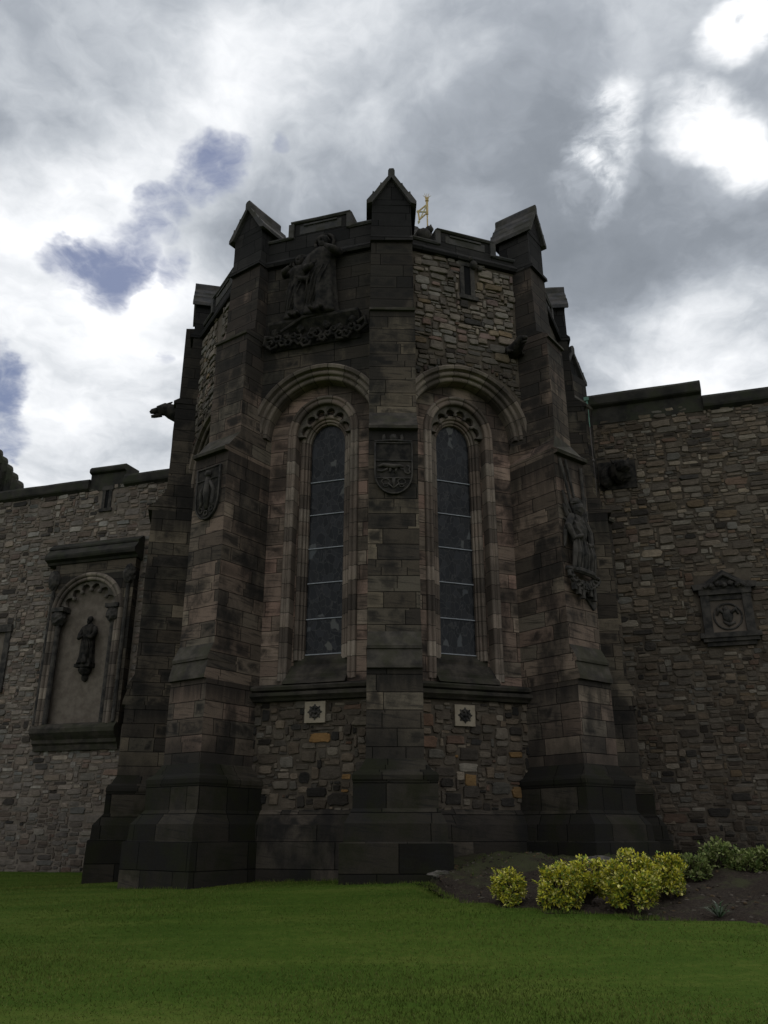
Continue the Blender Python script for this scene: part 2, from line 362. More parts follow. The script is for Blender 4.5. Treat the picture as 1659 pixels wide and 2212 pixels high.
class Fr:                               # wall frame: u along the wall, z up, dep into the wall
    def __init__(s, o, d, n): s.o = Vector((o[0], o[1])); s.d = Vector((d[0], d[1])).normalized(); s.n = Vector((n[0], n[1])).normalized()
    def __call__(s, u, z, dep=0.): p = s.o+s.d*u-s.n*dep; return Vector((p.x, p.y, z))
    def box(s, mb, u0, u1, z0, z1, d0, d1, mi=0):
        q = [[s(u0, z, d0), s(u1, z, d0), s(u1, z, d1), s(u0, z, d1)] for z in (z0, z1)]; mb.loft(q, True, True, mi)
    def prism(s, mb, prof, u0, u1, mi=0):           # prof: (dep, z) polygon swept along u
        n = max(1, int((u1-u0)/.75)); rg = random.Random(int(u0*97+prof[0][1]*31)); us = [u0+(u1-u0)*(i+(rg.uniform(-.2, .2) if 0 < i < n else 0))/n for i in range(n+1)]
        mb.loft([[s(u, z+rg.uniform(-.009, .009), d+rg.uniform(-.008, .008)) for d, z in prof] for u in us], True, True, mi)
    def plate(s, mb, poly, d0, d1, mi=0, bev=0.):   # poly: (u, z) polygon extruded in depth
        cu = sum(p[0] for p in poly)/len(poly); cz = sum(p[1] for p in poly)/len(poly)
        rs = [[s(u, z, d1) for u, z in poly], [s(u, z, d0+bev) for u, z in poly]]
        if bev: rs.append([s(u+(cu-u)*.06, z+(cz-z)*.06, d0) for u, z in poly])
        mb.loft(rs, True, True, mi)

# ------------------------------------------------------------------ rubble masonry made of single stones
PAL_W = [((.165, .132, .100), 4), ((.135, .107, .080), 4), ((.105, .083, .063), 3), ((.055, .046, .038), 1.4), ((.215, .180, .138), 1.5), ((.140, .098, .074), 1.0), ((.150, .112, .074), .6), ((.145, .126, .103), 2.4)]
PAL_L = [((.205, .170, .140), 4), ((.175, .142, .117), 4), ((.145, .116, .096), 3), ((.060, .051, .044), 1.4), ((.255, .222, .185), 1.4), ((.170, .122, .098), 1.2), ((.16, .143, .122), 1.6)]
PAL_P = [((.145, .115, .086), 3), ((.105, .084, .064), 4), ((.070, .057, .045), 3), ((.034, .030, .026), 1.8), ((.195, .162, .124), 1.), ((.135, .085, .060), .8), ((.19, .112, .048), .22), ((.115, .098, .078), 2.)]
PAL_U = [((.195, .165, .135), 3), ((.165, .138, .113), 4), ((.130, .108, .088), 3), ((.065, .056, .048), .8), ((.24, .207, .170), 1.2), ((.18, .125, .105), .9), ((.185, .138, .090), .5)]
def rubble(mb, fr, u0, u1, z0, z1, cw, ch, rng, pal, dep=0., mask=None, hmax=4, wmax=6, rise=.045, zdark=None, irr=.12, asp=1.25, gap=(.003, .010)):
    if mb.tint is None: mb.tint = []
    nu = int((u1-u0)/cw); nz = int((z1-z0)/ch); cw = (u1-u0)/nu; ch = (z1-z0)/nz
    occ = np.zeros((nz, nu), bool)
    cols = [c for c, _ in pal]; wts = [w for _, w in pal]
    wu = lambda u, z: u+.06*math.sin(3.1*z+.9*u)+.04*math.sin(7.3*z+1.7*u)+.02*math.sin(17.*z+5.*u)
    wz = lambda u, z: z+.07*math.sin(1.7*u+.6*z)+.05*math.sin(4.3*u+2.1*z+1.)+.022*math.sin(10.*u+5.*z)
    for i in range(nz):
        for j in range(nu):
            if occ[i, j]: continue
            uc, zc = u0+(j+.5)*cw, z0+(i+.5)*ch
            if mask and not mask(uc, zc): occ[i, j] = True; continue
            h = rng.choices(range(1, hmax+1), [3.5, 5, 3, 1.3, .5][:hmax])[0]; w = min(wmax, max(1, int(round(h*rng.uniform(.75, 1.7)*asp+rng.uniform(0, 1.4)))))
            h = min(h, nz-i); w = min(w, nu-j)
            ww = 1
            while ww < w and not occ[i, j+ww] and not (mask and not mask(u0+(j+ww+.5)*cw, zc)): ww += 1
            hh = 1
            while hh < h and not occ[i+hh, j:j+ww].any() and not (mask and not all(mask(u0+(j+q+.5)*cw, z0+(i+hh+.5)*ch) for q in range(ww))): hh += 1
            occ[i:i+hh, j:j+ww] = True
            a, b2 = u0+j*cw, u0+(j+ww)*cw; c, d2 = z0+i*ch, z0+(i+hh)*ch
            g = rng.uniform(*gap); cu, cz = (a+b2)/2, (c+d2)/2; su, sz = (b2-a)/2-g, (d2-c)/2-g
            k = 16; pw = rng.uniform(.20, .48); ph = rng.uniform(-.15, .15); out = []
            for q in range(k):
                t = 2*math.pi*q/k+ph; ct, st = math.cos(t), math.sin(t)
                x = math.copysign(abs(ct)**pw, ct); y = math.copysign(abs(st)**pw, st)
                m = 1-rng.uniform(0, irr); out.append((x*su*m, y*sz*(1-rng.uniform(0, irr))))
            r = rise*rng.uniform(.5, 1.5)*min(1., .5+sz*4); tu, tz = rng.uniform(-.07, .07), rng.uniform(-.13, .08); rings = []
            for sc, dd in ((1.0, -.05), (.995, .35), (.955, .80), (.84, 1.0), (.35, 1.05)):
                rings.append([fr(wu(cu+x*sc, cz), wz(cu, cz)+y*sc, dep-r*dd-(tu*x*sc+tz*y*sc)*(dd > 0)-rng.uniform(0, .006)) for x, y in out])
            n0 = len(mb.v); mb.loft(rings, True, True)
            col = rng.choices(cols, wts)[0]; f = rng.uniform(.75, 1.25)
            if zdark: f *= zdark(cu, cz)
            hue = rng.uniform(-.06, .06)
            mb.tint += [(col[0]*f*(1+hue), col[1]*f, col[2]*f*(1-hue))]*(len(mb.v)-n0)

# ------------------------------------------------------------------ plan of the apse
C = Vector((.227, 20.956)); SL = 4.774; A1, B1, TT = R(17.26), R(19.75), R(37.)
v2 = lambda a: Vector((math.sin(a), -math.cos(a)))          # outward vector at angle a from -Y towards +X
dL = Vector((-math.cos(A1), math.sin(A1))); dR = Vector((math.cos(B1), math.sin(B1)))
Lc, Rc = C+dL*SL, C+dR*SL
TL, TR, SLL, SRR = R(42), R(46.5), 5.03, 4.7
dLL = Vector((-math.cos(A1+TL), math.sin(A1+TL))); dRR = Vector((math.cos(B1+TR), math.sin(B1+TR)))
LL, RR = Lc+dLL*SLL, Rc+dRR*SRR
F_L = Fr(C, dL, v2(-A1)); F_R = Fr(C, dR, v2(B1)); F_LL = Fr(Lc, dLL, v2(-A1-TL)); F_RR = Fr(Rc, dRR, v2(B1+TR))
W0 = Vector((7.6, 27.5)); F_W = Fr(W0, (math.cos(A1), -math.sin(A1)), v2(-A1))
RD = .5                                  # depth of the window recess
UC = 2.27                                # window axis on the two front faces
tower = thing('apse_tower', (C.x, C.y+4, .2), 'dark polygonal stone tower with stepped buttresses and gabled pinnacles', 'tower')
ZP = 18.2
def arch_pts(uc, hw, zs, zb, asp, dr, n=28):
    a, b = hw+dr, hw*asp+dr; pts = []
    if zb < zs-.01:
        k = max(1, int((zs-zb)/.45))
        pts += [(uc-a, zb+(zs-zb)*i/k) for i in range(k)]
    pts += [(uc-a*math.cos(math.pi*i/n), zs+b*math.sin(math.pi*i/n)) for i in range(n+1)]
    if zb < zs-.01: pts += [(uc+a, zs-(zs-zb)*(i+1)/k) for i in range(k)]
    return pts
def sweep_arch(mb, fr, uc, hw, zs, zb, asp, prof, mi=0):
    base = arch_pts(uc, hw, zs, zb, asp, 0.); ln = [zb]
    for i in range(1, len(base)): ln.append(ln[-1]+math.dist(base[i], base[i-1]))
    cur = [arch_pts(uc, hw, zs, zb, asp, dr) for dr, _ in prof]; vl = [0.]
    for i in range(1, len(prof)): vl.append(vl[-1]+math.dist(prof[i], prof[i-1]))
    for i in range(len(prof)-1):
        for j in range(len(base)-1):
            mb.quad(fr(*cur[i][j], prof[i][1]), fr(*cur[i][j+1], prof[i][1]), fr(*cur[i+1][j+1], prof[i+1][1]), fr(*cur[i+1][j], prof[i+1][1]), mi,
                    [(ln[j], vl[i]), (ln[j+1], vl[i]), (ln[j+1], vl[i+1]), (ln[j], vl[i+1])])
def roll(dr, dep, r, a0=-90, a1=180, n=7):          # bead in a moulding profile (centre dr, dep)
    return [(dr+r*math.cos(R(a0+(a1-a0)*i/n)), dep-r*math.sin(R(a0+(a1-a0)*i/n))) for i in range(n+1)]
def holed(mb, fr, u0, u1, z0, z1, dep, uc, hw, zs, zb, asp, mi=0, n=40):   # wall skin with an arched hole
    us = sorted(set([u0, u1]+[uc-hw*math.cos(math.pi*i/n) for i in range(n+1)]))
    for a, b in zip(us, us[1:]):
        if a >= uc-hw-1e-6 and b <= uc+hw+1e-6:
            za, zb2 = [zs+hw*asp*math.sqrt(max(0, 1-((q-uc)/hw)**2)) for q in (a, b)]
            if zb > z0: mb.quad(fr(a, z0, dep), fr(b, z0, dep), fr(b, zb, dep), fr(a, zb, dep), mi)
            mb.quad(fr(a, za, dep), fr(b, zb2, dep), fr(b, z1, dep), fr(a, z1, dep), mi)
        else: mb.quad(fr(a, z0, dep), fr(b, z0, dep), fr(b, z1, dep), fr(a, z1, dep), mi)

# big relieving arch, window and their parts on one face of the apse
AR, AZ = 1.66, 12.29                     # intrados radius and centre height of the big arch
HW, ZS, AS = .86, 12.42, 1.1             # outer window order
GW, GZ, GA = .54, 12.18, 1.25            # glass
def apse_face(fr, s, uc, upper, seed, zpar):
    mb = MB()
    # recess back wall, inner order wall, wall below the sill, upper wall
    holed(mb, fr, .3, s-.3, 4.55, 14.45, RD, uc, HW+.1, ZS, 5.2, AS, 0)
    holed(mb, fr, uc-HW-.06, uc+HW+.06, 5.3, 13.6, RD+.32, uc, GW+.26, GZ, 5.6, GA, 0)
    fr.box(mb, .2, s-.2, 1.7, 4.62, RD-.06, RD+.5, 1)
    fr.prism(mb, [(RD+.3, -.6), (-.02, -.6), (-.02, 1.16), (.02, 1.2), (.04, 1.57), (RD-.07, 1.92), (RD+.3, 1.92)], .2, s-.2, 2)
    n = 44; us = [uc-(AR+.30)*math.cos(math.pi*i/n) for i in range(n+1)]; us = [.0]+[u for u in us if .02 < u < s-.02]+[s]
    zt = lambda u: AZ+math.sqrt(max(0, (AR+.30)**2-(u-uc)**2))
    for a, b in zip(us, us[1:]): mb.quad(fr(a, zt(a), 0), fr(b, zt(b), 0), fr(b, ZP, 0), fr(a, ZP, 0), 4 if upper == 'rubble' else 3)
    fr.box(mb, .0, s, 14.2, ZP, .02, .9, 3)
    mb.build('wall', ['pink', 'mortardark', 'wallbase', 'brown', 'mortardark'], tower)
    # big arch
    mb = MB()
    prof = [(.42, .06), (.42, -.10), (.38, -.13), (.30, -.10), (.28, 0.), (.27, .03)]+roll(.20, .06, .065, 60, 230, 6)+[(.13, .13)]+roll(.07, .18, .07, 50, 230, 6)+[(.0, .26), (0., RD+.02)]
    sweep_arch(mb, fr, uc, AR, AZ, AZ, 1., prof)
    mb.build('arch', 'archst', tower, smooth=False)
    # lower rubble panel
    rng = random.Random(seed); mb = MB()
    rubble(mb, fr, .62, s-.62, 1.95, 4.6, .115, .085, rng, PAL_P, RD-.06, lambda u, z: not (abs(u-ROS[seed % 2]) < .30 and abs(z-4.27) < .31), 4, 5, .04, irr=.26, asp=1.)
    mb.build('rubble_panel', 'stone', tower)
    if upper == 'rubble':
        mb = MB()
        def msk(u, z):
            if (u-uc)**2+(z-AZ)**2 < (AR+.5)**2: return False
            if abs(u-2.52) < .30 and z > 16.7: return False
            return True
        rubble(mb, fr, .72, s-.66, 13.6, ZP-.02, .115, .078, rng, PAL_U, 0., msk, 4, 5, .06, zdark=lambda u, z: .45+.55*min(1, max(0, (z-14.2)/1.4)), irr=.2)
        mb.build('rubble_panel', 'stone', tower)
    # sill and string course
    mb = MB()
    fr.prism(mb, [(RD+.2, 4.6), (.28, 4.6), (.24, 4.66), (.16, 4.72), (.16, 4.80), (.30, 4.84), (.20, 4.88), (.18, 4.95), (.24, 5.0), (RD+.2, 5.12)], .25, s-.25, 0)
    mb.build('string_course', 'string', tower)
    # window: moulded surround > glass, bars, tracery, sill
    mb = MB()
    prof = [(.26, RD)]+roll(.20, RD-.01, .05, 20, 180, 5)+[(.13, RD)]+roll(.055, RD+.02, .06, 30, 200, 6)+[(0., RD+.08), (0., RD+.33)]
    sweep_arch(mb, fr, uc, HW, ZS, 5.15, AS, prof)
    prof = [(.28, RD+.315), (.24, RD+.27)]+roll(.18, RD+.30, .045, 40, 180, 5)+[(.13, RD+.34)]+roll(.09, RD+.36, .04, 40, 200, 5)+[(.05, RD+.41)]+roll(.03, RD+.42, .03, 40, 200, 4)+[(0., RD+.46), (0., RD+.55)]
    sweep_arch(mb, fr, uc, GW, GZ, 5.75, GA, prof)
    win = mb.build('window', 'mould', tower)
    mb = MB(); pts = arch_pts(uc, GW, GZ, 5.85, GA, .02)
    c0 = fr(uc, 9., RD+.50)
    gp = [fr(u, z, RD+.50) for u, z in pts]
    mb.add(gp, [tuple(range(len(gp)))], [[(u-uc+seed*3.1, z) for u, z in pts]])
    mb.build('glass', 'glass', win)
    nb = 6
    for i in range(nb):
        z = 5.88+i*1.03+(.04 if i == 0 else 0); mb = MB()
        if i == 5 and seed == 2: continue
        fr.box(mb, uc-GW, uc+GW, z-.012, z+.012, RD+.465, RD+.49); mb.build('saddle_bar', 'bar', win)
    mb = MB()
    fr.prism(mb, [(RD+.55, 5.9), (RD+.47, 5.9), (RD+.33, 5.72), (RD+.33, 5.62), (RD+.30, 5.60), (RD-.02, 5.30), (RD-.02, 5.22), (RD-.10, 5.2), (RD-.25, 5.04), (RD+.55, 5.04)], uc-HW-.02, uc+HW+.02)
    mb.build('sill', 'string', win)
    # cusped tracery
    mb = MB(); n = 96; a, b = HW+.005, HW*AS+.005
    def inner(t):
        x = t/math.pi*6; f = abs(math.sin(math.pi*x)); h = .09+.19*(1-f**.75)
        if x < .5 or x > 5.5: h = max(.02, h*.85)
        return h
    for dep0, dep1 in ((RD+.12, RD+.27),):
        rings = []
        for i in range(n+1):
            t = math.pi*i/n; h = inner(t); cs, sn = math.cos(t), math.sin(t)
            o1 = (uc-a*cs, ZS+b*sn); i1 = (uc-(a-h)*cs, ZS+(b-h)*sn)
            rings.append([fr(*o1, dep0), fr(*i1, dep0+.03), fr(*i1, dep1), fr(*o1, dep1)])
        mb.loft(rings)
    for k in range(1, 6):
        t = math.pi*k/6; h = .28; p = fr(uc-(a-h)*math.cos(t), ZS+(b-h)*math.sin(t), RD+.17)
        mb.ball(p, .06, .06, .055, nu=8, nv=6)
        mb.ball(fr(uc-(a-h+.05)*math.cos(t), ZS+(b-h+.05)*math.sin(t), RD+.17), .045, nu=8, nv=6)
    mb.build('tracery', 'cusp', win)
    return win
ROS = [2.22, 2.12]
apse_face(F_L, SL, UC, 'ashlar', 0, 0); apse_face(F_R, SL, UC, 'rubble', 1, 0)
apse_face(F_LL, SLL, 2.5, 'rubble', 2, 0); apse_face(F_RR, SRR, 2.35, 'ashlar', 3, 0)

# rosette stones under the sills
for fr, u0, z0 in ((F_L, 2.215, 4.29), (F_R, 2.11, 4.21)):
    mb = MB(); fr.box(mb, u0-.285, u0+.285, z0-.27, z0+.27, RD-.16, RD)
    ro = mb.build('rosette_block', 'pale', tower); ro['label'] = 'pale square block carved with a dark rosette'
    mb = MB()
    poly = [(u0+(.165+.045*math.cos(8*t))*math.cos(t), z0+(.165+.045*math.cos(8*t))*math.sin(t)) for t in [2*math.pi*i/64 for i in range(64)]]
    fr.plate(mb, poly, RD-.163, RD-.10)
    for k in range(8):
        t = 2*math.pi*(k+.5)/8; rr = .12
        mb.ball(fr(u0+rr*math.cos(t), z0+rr*math.sin(t), RD-.17), .042, nu=8, nv=6)
    mb.ball(fr(u0, z0, RD-.18), .05, nu=8, nv=6)
    for k in range(4):
        t = math.pi*k/2; mb.tube([fr(u0+.05*math.cos(t), z0+.05*math.sin(t), RD-.18), fr(u0+.17*math.cos(t), z0+.17*math.sin(t), RD-.17)], [.03, .012], 6)
    mb.build('rosette', 'carved', ro)

# ------------------------------------------------------------------ buttresses
RINGS = [(-.6, 1.74, 1.22), (1.17, 1.74, 1.22), (1.20, 1.66, 1.14), (1.57, 1.64, 1.12), (1.89, 1.38, .95), (2.46, 1.38, .95), (2.50, 1.40, .97), (2.60, 1.40, .97), (2.66, 1.36, .93), (2.72, 1.27, .82), (2.82, 1.23, .76), (2.94, 1.16, .69), (2.97, 1.15, .67),
         (5.02, 1.15, .665), (5.03, 1.24, .665), (5.13, 1.24, .665), (5.50, 1.13, .665), (5.505, 1.17, .665), (5.58, 1.17, .665), (5.96, .958, .655),
         (11.40, .956, .65), (11.41, 1.10, .65), (11.50, 1.12, .65), (11.56, 1.06, .65), (11.60, .96, .65), (12.15, .56, .65),
         (15.45, .55, .65), (15.46, .62, .66), (15.54, .62, .66), (15.80, .24, .65), (16.9, .20, .64), (ZP, .17, .63), (ZP+.01, .27, .65), (ZP+.13, .27, .65), (ZP+.24, .17, .62), (19.62, .17, .61)]
def buttress(pt, ang, rings, zt=19.7, back=-.9, roof=True, mats=('brown', 'plinth', 'setoff', 'parapet'), upper=None):
    o = v2(ang); e = Vector((math.cos(ang), math.sin(ang))); mb = MB(); rng = random.Random(int(ang*1000)+7)
    o2, e2, ws, dp = o, e, 1., 0.
    if upper: o2 = v2(upper[0]); e2 = Vector((math.cos(upper[0]), math.sin(upper[0]))); ws, dp = upper[1:]
    g = lambda q, p: Vector((pt.x+e.x*q+o.x*p, pt.y+e.y*q+o.y*p))
    gu = lambda q, p: Vector((pt.x+e2.x*q*ws+o2.x*(p+dp), pt.y+e2.y*q*ws+o2.y*(p+dp)))
    fine = [rings[0]]
    for r in rings[1:]:
        a = fine[-1]; n = int((r[0]-a[0])/.6)
        for k in range(1, n+1): fine.append(tuple(a[i]+(r[i]-a[i])*k/(n+1) for i in range(3)))
        fine.append(r)
    rings = fine; loops = []
    jt = lambda: rng.uniform(-.011, .011)
    for z, p, w in rings:
        f = gu if z > 12.1 else g
        loops.append([V3(f(-w, back), z), V3(f(-w+jt(), p+jt()), z+jt()*.5), V3(f(w+jt(), p+jt()), z+jt()*.5), V3(f(w, back), z)])
    def mif(i, j=1):
        z0, p0, w0 = rings[i]; z1, p1, w1 = rings[i+1]
        if z1 < 2.99: return 1
        if z0 >= ZP-.01: return 3
        return 2 if (p1 < p0-.06 or (z1-z0) < .2) and j == 1 else 0
    mb.loft(loops, True, True, 0, mif)
    b = mb.build('buttress', list(mats), tower)
    if roof:
        dz = zt-19.7
        outer = [(.0, 20.96), (.07, 20.94), (.105, 20.87), (.105, 20.66), (.30, 20.36), (.345, 20.38), (.36, 20.30), (.53, 20.02), (.585, 20.04), (.60, 19.95), (.775, 19.68), (.775, 19.55)]
        inn = [(.60, 19.60), (.0, 20.60)]
        half = outer+inn[:1]
        prof = [(q, z+dz) for q, z in outer]+[(.60, 19.62+dz), (.0, 20.62+dz), (-.60, 19.62+dz)]+[(-q, z+dz) for q, z in outer[::-1][:-1]]
        mb = MB(); mb.loft([[V3(gu(q, p), z+rng.uniform(-.012, .012)) for q, z in prof] for p in (-1.2, -.7, -.2, .30)])
        pn = mb.build('pinnacle', 'slab', b)
        mb = MB(); tri = [(-.61, 19.60+dz), (.61, 19.60+dz), (.0, 20.62+dz)]
        mb.loft([[V3(gu(q, p), z) for q, z in tri] for p in (-1.15, .18)]); mb.build('gable', 'parapet', pn)
    return b, g, o, e
bC = buttress(C, (B1-A1)/2, RINGS)
bL = buttress(Lc, -(A1+TT/2), RINGS, mats=('mid', 'plinth', 'setoff', 'parapet'))
bR = buttress(Rc, B1+TT/2, RINGS, mats=('mid', 'plinth', 'setoff', 'parapet'), upper=(R(53), .80, .12))
bLL = buttress(LL, -R(78), RINGS)
bRR = buttress(RR, R(84), RINGS)
RW = [(z, p*.8, w) for z, p, w in RINGS if z < 15.0]+[(15.0, .44, .65), (15.9, .44, .64), (15.95, .50, .66), (16.05, .50, .66), (16.3, .34, .62), (17.2, .32, .61)]
bW = buttress(Vector((6.9, 27.3)), R(44), RW, zt=17.25, back=-1.2)

# side walls running back to the main wall, and the closed back of the tower
mb = MB()
for a, b in ((LL, LL+Vector((-.1, 6.4))), (RR, RR+Vector((.35, 3.0))), (RR+Vector((.35, 3.0)), LL+Vector((-.1, 6.4)))):
    d = (b-a).normalized(); f = Fr(a, d, (d.y, -d.x)); f.box(mb, 0, (b-a).length, -.6, 19.0, -.01, .5)
mb.build('wall', 'brown', tower)

# ------------------------------------------------------------------ parapets
def parapet(fr, s, zl, zm, m0, m1):
    mb = MB()
    fr.prism(mb, [(.4, ZP), (-.13, ZP+.02), (-.16, ZP+.08), (-.16, ZP+.14), (-.04, ZP+.30), (.4, ZP+.30)], -.05, s+.05, 0)
    fr.box(mb, 0, s, ZP+.28, zl-.14, -.01, .42, 0)
    fr.box(mb, m0+.05, m1-.05, zl-.16, zm-.14, -.012, .42, 0)
    for a, b, z in ((.3, m0+.02, zl), (m1-.02, s-.3, zl), (m0-.02, m1+.02, zm)):
        fr.prism(mb, [(.46, z-.16), (-.05, z-.16), (-.09, z-.12), (-.09, z-.07), (.08, z+.0), (.30, z+.0), (.46, z-.08)], a, b, 1)
    for u in (m0, m1): fr.box(mb, u-.09, u+.09, zl-.14, zm-.16, -.085, .45, 1)
    fr.box(mb, m0+.28, m1-.28, zl-.02, zm-.26, -.03, .1, 1)
    fr.box(mb, m0+.42, m1-.42, zm-.30, zm-.24, -.075, .1, 1)
    return mb.build('parapet', ['parapet', 'slab'], tower)
parapet(F_L, SL, 19.36, 19.93, 1.37, 3.35); parapet(F_R, SL, 18.80, 19.32, 1.54, 3.47)
parapet(F_LL, SLL, 18.9, 19.5, 1.5, 3.5); parapet(F_RR, SRR, 18.7, 19.2, 1.4, 3.2)
# low slate roof behind the parapets
mb = MB(); cx, cy = .12, 26.0
base = [C+(Vector((cx, cy))-C)*.14, Lc+(Vector((cx, cy))-Lc)*.14, LL+(Vector((cx, cy))-LL)*.14, Vector((-5.5, 31.)), Vector((6.5, 30.)), RR+(Vector((cx, cy))-RR)*.14, Rc+(Vector((cx, cy))-Rc)*.14]
rings = []; nst = 14
for i in range(nst):
    t0, t1 = i/nst, (i+1)/nst
    for t, dzz in ((t0, 0.), (t1, -.05)):
        rings.append([V3(p+(Vector((cx, cy))-p)*t*.995, 19.1+(23.75-19.1)*t+dzz) for p in base])
mb.loft(rings); mb.build('roof', 'slab', tower)
# carved beast sitting on the parapet
mb = MB(); rng = random.Random(4)
p0 = F_R(1.12, 18.86, .12)
mb.ball(p0+Vector((0, 0, .14)), .26, .2, .24, rng=rng, jit=.06); mb.ball(p0+Vector((.2, 0, .36)), .13, .12, .13, rng=rng, jit=.08); mb.tube([p0+Vector((-.2, 0, .1)), p0+Vector((-.34, 0, .02)), p0+Vector((-.40, 0, -.1))], [.1, .07, .03], 7)
mb.tube([p0+Vector((.22, 0, .42)), p0+Vector((.25, 0, .55))], [.06, .02], 6)
o = mb.build('carved_beast', 'carved', None, True); tag(o, 'small dark crouching carved beast on the parapet right of the middle pinnacle', 'statue')

# slit window in the upper right wall
def slit(fr, u0, z0, z1, par, hw=.10, mat='carved'):
    mb = MB()
    for a, b in ((u0-hw-.14, u0-hw), (u0+hw, u0+hw+.14)): fr.box(mb, a, b, z0, z1, -.05, .3)
    fr.box(mb, u0-hw-.22, u0+hw+.22, z0-.14, z0, -.09, .3); fr.box(mb, u0-hw-.2, u0+hw+.2, z1, z1+.2, -.06, .3)
    o = mb.build('slit_window', mat, par)
    mb = MB(); fr.box(mb, u0-hw, u0+hw, z0, z1, -.02, .3); mb.build('opening', 'slitshade', o)  # solid box proud of the wall, its black standing in for shade
    return o
sw = slit(F_R, 2.52, 16.95, 18.05, tower, .11)
mb = MB(); mb.ball(F_R(2.72, 18.12, -.1), .13, .13, .15, rng=random.Random(8), jit=.1); mb.ball(F_R(2.62, 18.3, -.12), .1, rng=random.Random(9), jit=.1); mb.ball(F_R(2.95, 18.02, -.1), .09, rng=random.Random(5), jit=.1)
mb.build('carved_head', 'carved', sw, True)

# ------------------------------------------------------------------ shields on the buttress fronts
def shield(b, g, o, e, z0, z1, hw, p, kind):
    fr = Fr(g(0, p), e, o); zm = z0+(z1-z0)*.42
    out = [(-hw, z1), (hw, z1), (hw, zm)]+[(hw*math.cos(t), zm-(zm-z0)*math.sin(t)**.9) for t in [math.pi/2*i/8 for i in range(1, 9)]]+[(-hw*math.cos(t), zm-(zm-z0)*math.sin(t)**.9) for t in [math.pi/2*(8-i)/8 for i in range(1, 8)]]+[(-hw, zm)]
    mb = MB(); fr.plate(mb, out, -.07, .05, bev=.02)
    sh = mb.build('shield', 'relief', b)
    mb = MB(); dd = -.085
    path = [fr(u*.97, z0+(z-z0)*.98+.01, dd) for u, z in out]; mb.tube(path+[path[0]], .022, 6)
    if kind == 'ship':
        za, zb = z1-(z1-z0)*.36, z1-(z1-z0)*.70
        for z in (za, zb): mb.tube([fr(-hw*.95, z, dd), fr(hw*.95, z, dd)], .02, 6)
        zc = (za+zb)/2
        mb.tube([fr(u*hw, zc+dz*.12, dd-.02) for u, dz in ((-.8, .6), (-.55, .95), (-.25, .75), (.05, .6), (.3, .8), (.5, .55))], [.03, .05, .06, .065, .05, .03], 7)
        mb.tube([fr(u*hw, zc+dz*.12, dd) for u, dz in ((-.85, -.35), (-.6, -.5), (-.45, -.2), (-.3, .2))], [.03, .035, .035, .03], 6)
        mb.tube([fr(u*hw, zc+dz*.12, dd) for u, dz in ((.35, .3), (.55, -.1), (.6, -.8), (.75, -1.05), (.88, -.7), (.8, -.1), (.85, .5), (.72, .9))], .026, 6)
        for u, dz in ((-.15, -.6), (.15, -.7)): mb.tube([fr(u*hw, zc+.05, dd), fr(u*hw-.03, zc+dz*.14, dd)], [.04, .025], 6)
        zq = z0+(z1-z0)*.19
        for u in (-.42, .42):
            for k, rr in ((0, .10), (1, .06)): mb.tube([fr(u*hw+rr*math.cos(t), zq+.06-k*.1+rr*.8*math.sin(t), dd) for t in [2*math.pi*i/12 for i in range(13)]], .017, 5)
        mb.tube([fr(0, zb, dd), fr(0, zq-.1, dd)], [.05, .02], 6)
        mb.tube([fr(-hw*.3, zq+.02, dd), fr(0, zq-.12, dd), fr(hw*.3, zq+.02, dd)], .022, 6)
        for u, r2 in ((0, .11), (-.25, .05), (.22, .05)): mb.ball(fr(u, z1+.14, -.02), r2, r2, .12, rng=random.Random(3), jit=.12)
        mb.tube([fr(-hw, z1+.03, -.07), fr(0, z1+.06, -.09), fr(hw, z1+.03, -.07)], .03, 6)
    else:
        rng = random.Random(11); zc = (z0+z1)/2
        mb.tube([fr(0, z1-.15, dd), fr(0, zc, dd-.02), fr(.02, z0+.3, dd)], [.05, .11, .05], 8); mb.ball(fr(.02, z1-.22, dd-.03), .10, rng=rng, jit=.1)
        for sgn in (-1, 1): mb.tube([fr(.08*sgn, zc+.35, dd), fr(.26*sgn, zc+.05, dd), fr(.2*sgn, zc-.3, dd), fr(.28*sgn, zc-.45, dd)], [.05, .06, .05, .03], 7)
        for k in range(3): mb.tube([fr(-.2+.2*k+.07*math.cos(t), z0+.28+.07*math.sin(t)-(k == 1)*.1, dd) for t in [2*math.pi*i/10 for i in range(11)]], .018, 5)
        mb.tube([fr(-hw, z1-.38, dd), fr(hw, z1-.38, dd)], .018, 6)
    mb.build('carving', 'carved', sh, True)
shield(*bC, 9.55, 11.02, .50, .956, 'ship')
shield(*bL, 9.45, 11.02, .46, .956, 'bird')
# carved trophy with crossed lances and scrolled bracket on the right buttress
b, g, o, e = bR; fr = Fr(g(0, .956), e, o); mb = MB(); rng = random.Random(21)
mb.tube([fr(-.52, 11.25, -.08), fr(-.05, 9.2, -.16)], [.045, .04], 7); mb.tube([fr(-.25, 11.3, -.06), fr(.12, 9.3, -.12)], [.04, .035], 7)
mb.tube([fr(.42, 11.2, -.05), fr(.36, 10., -.1), (fr(.25, 8.6, -.12))], [.05, .05, .04], 7)
ax3 = (Vector((fr.d.x, fr.d.y, 0)), Vector((fr.n.x, fr.n.y, 0)), Vector((0, 0, 1)))
mb.ball(fr(-.10, 9.15, -.14), .27, .26, .48, ax3, 18, 12, rng=rng, jit=.10); mb.ball(fr(-.06, 9.78, -.2), .17, .2, .22, ax3, 14, 10, rng=rng, jit=.10); mb.ball(fr(-.06, 9.98, -.16), .20, .18, .14, ax3, 12, 8, rng=rng, jit=.2)
mb.tube([fr(-.30, 9.55, -.16), fr(-.52, 9.2, -.2), fr(-.42, 8.85, -.3), fr(-.15, 8.95, -.36)], [.11, .10, .08, .06], 8)
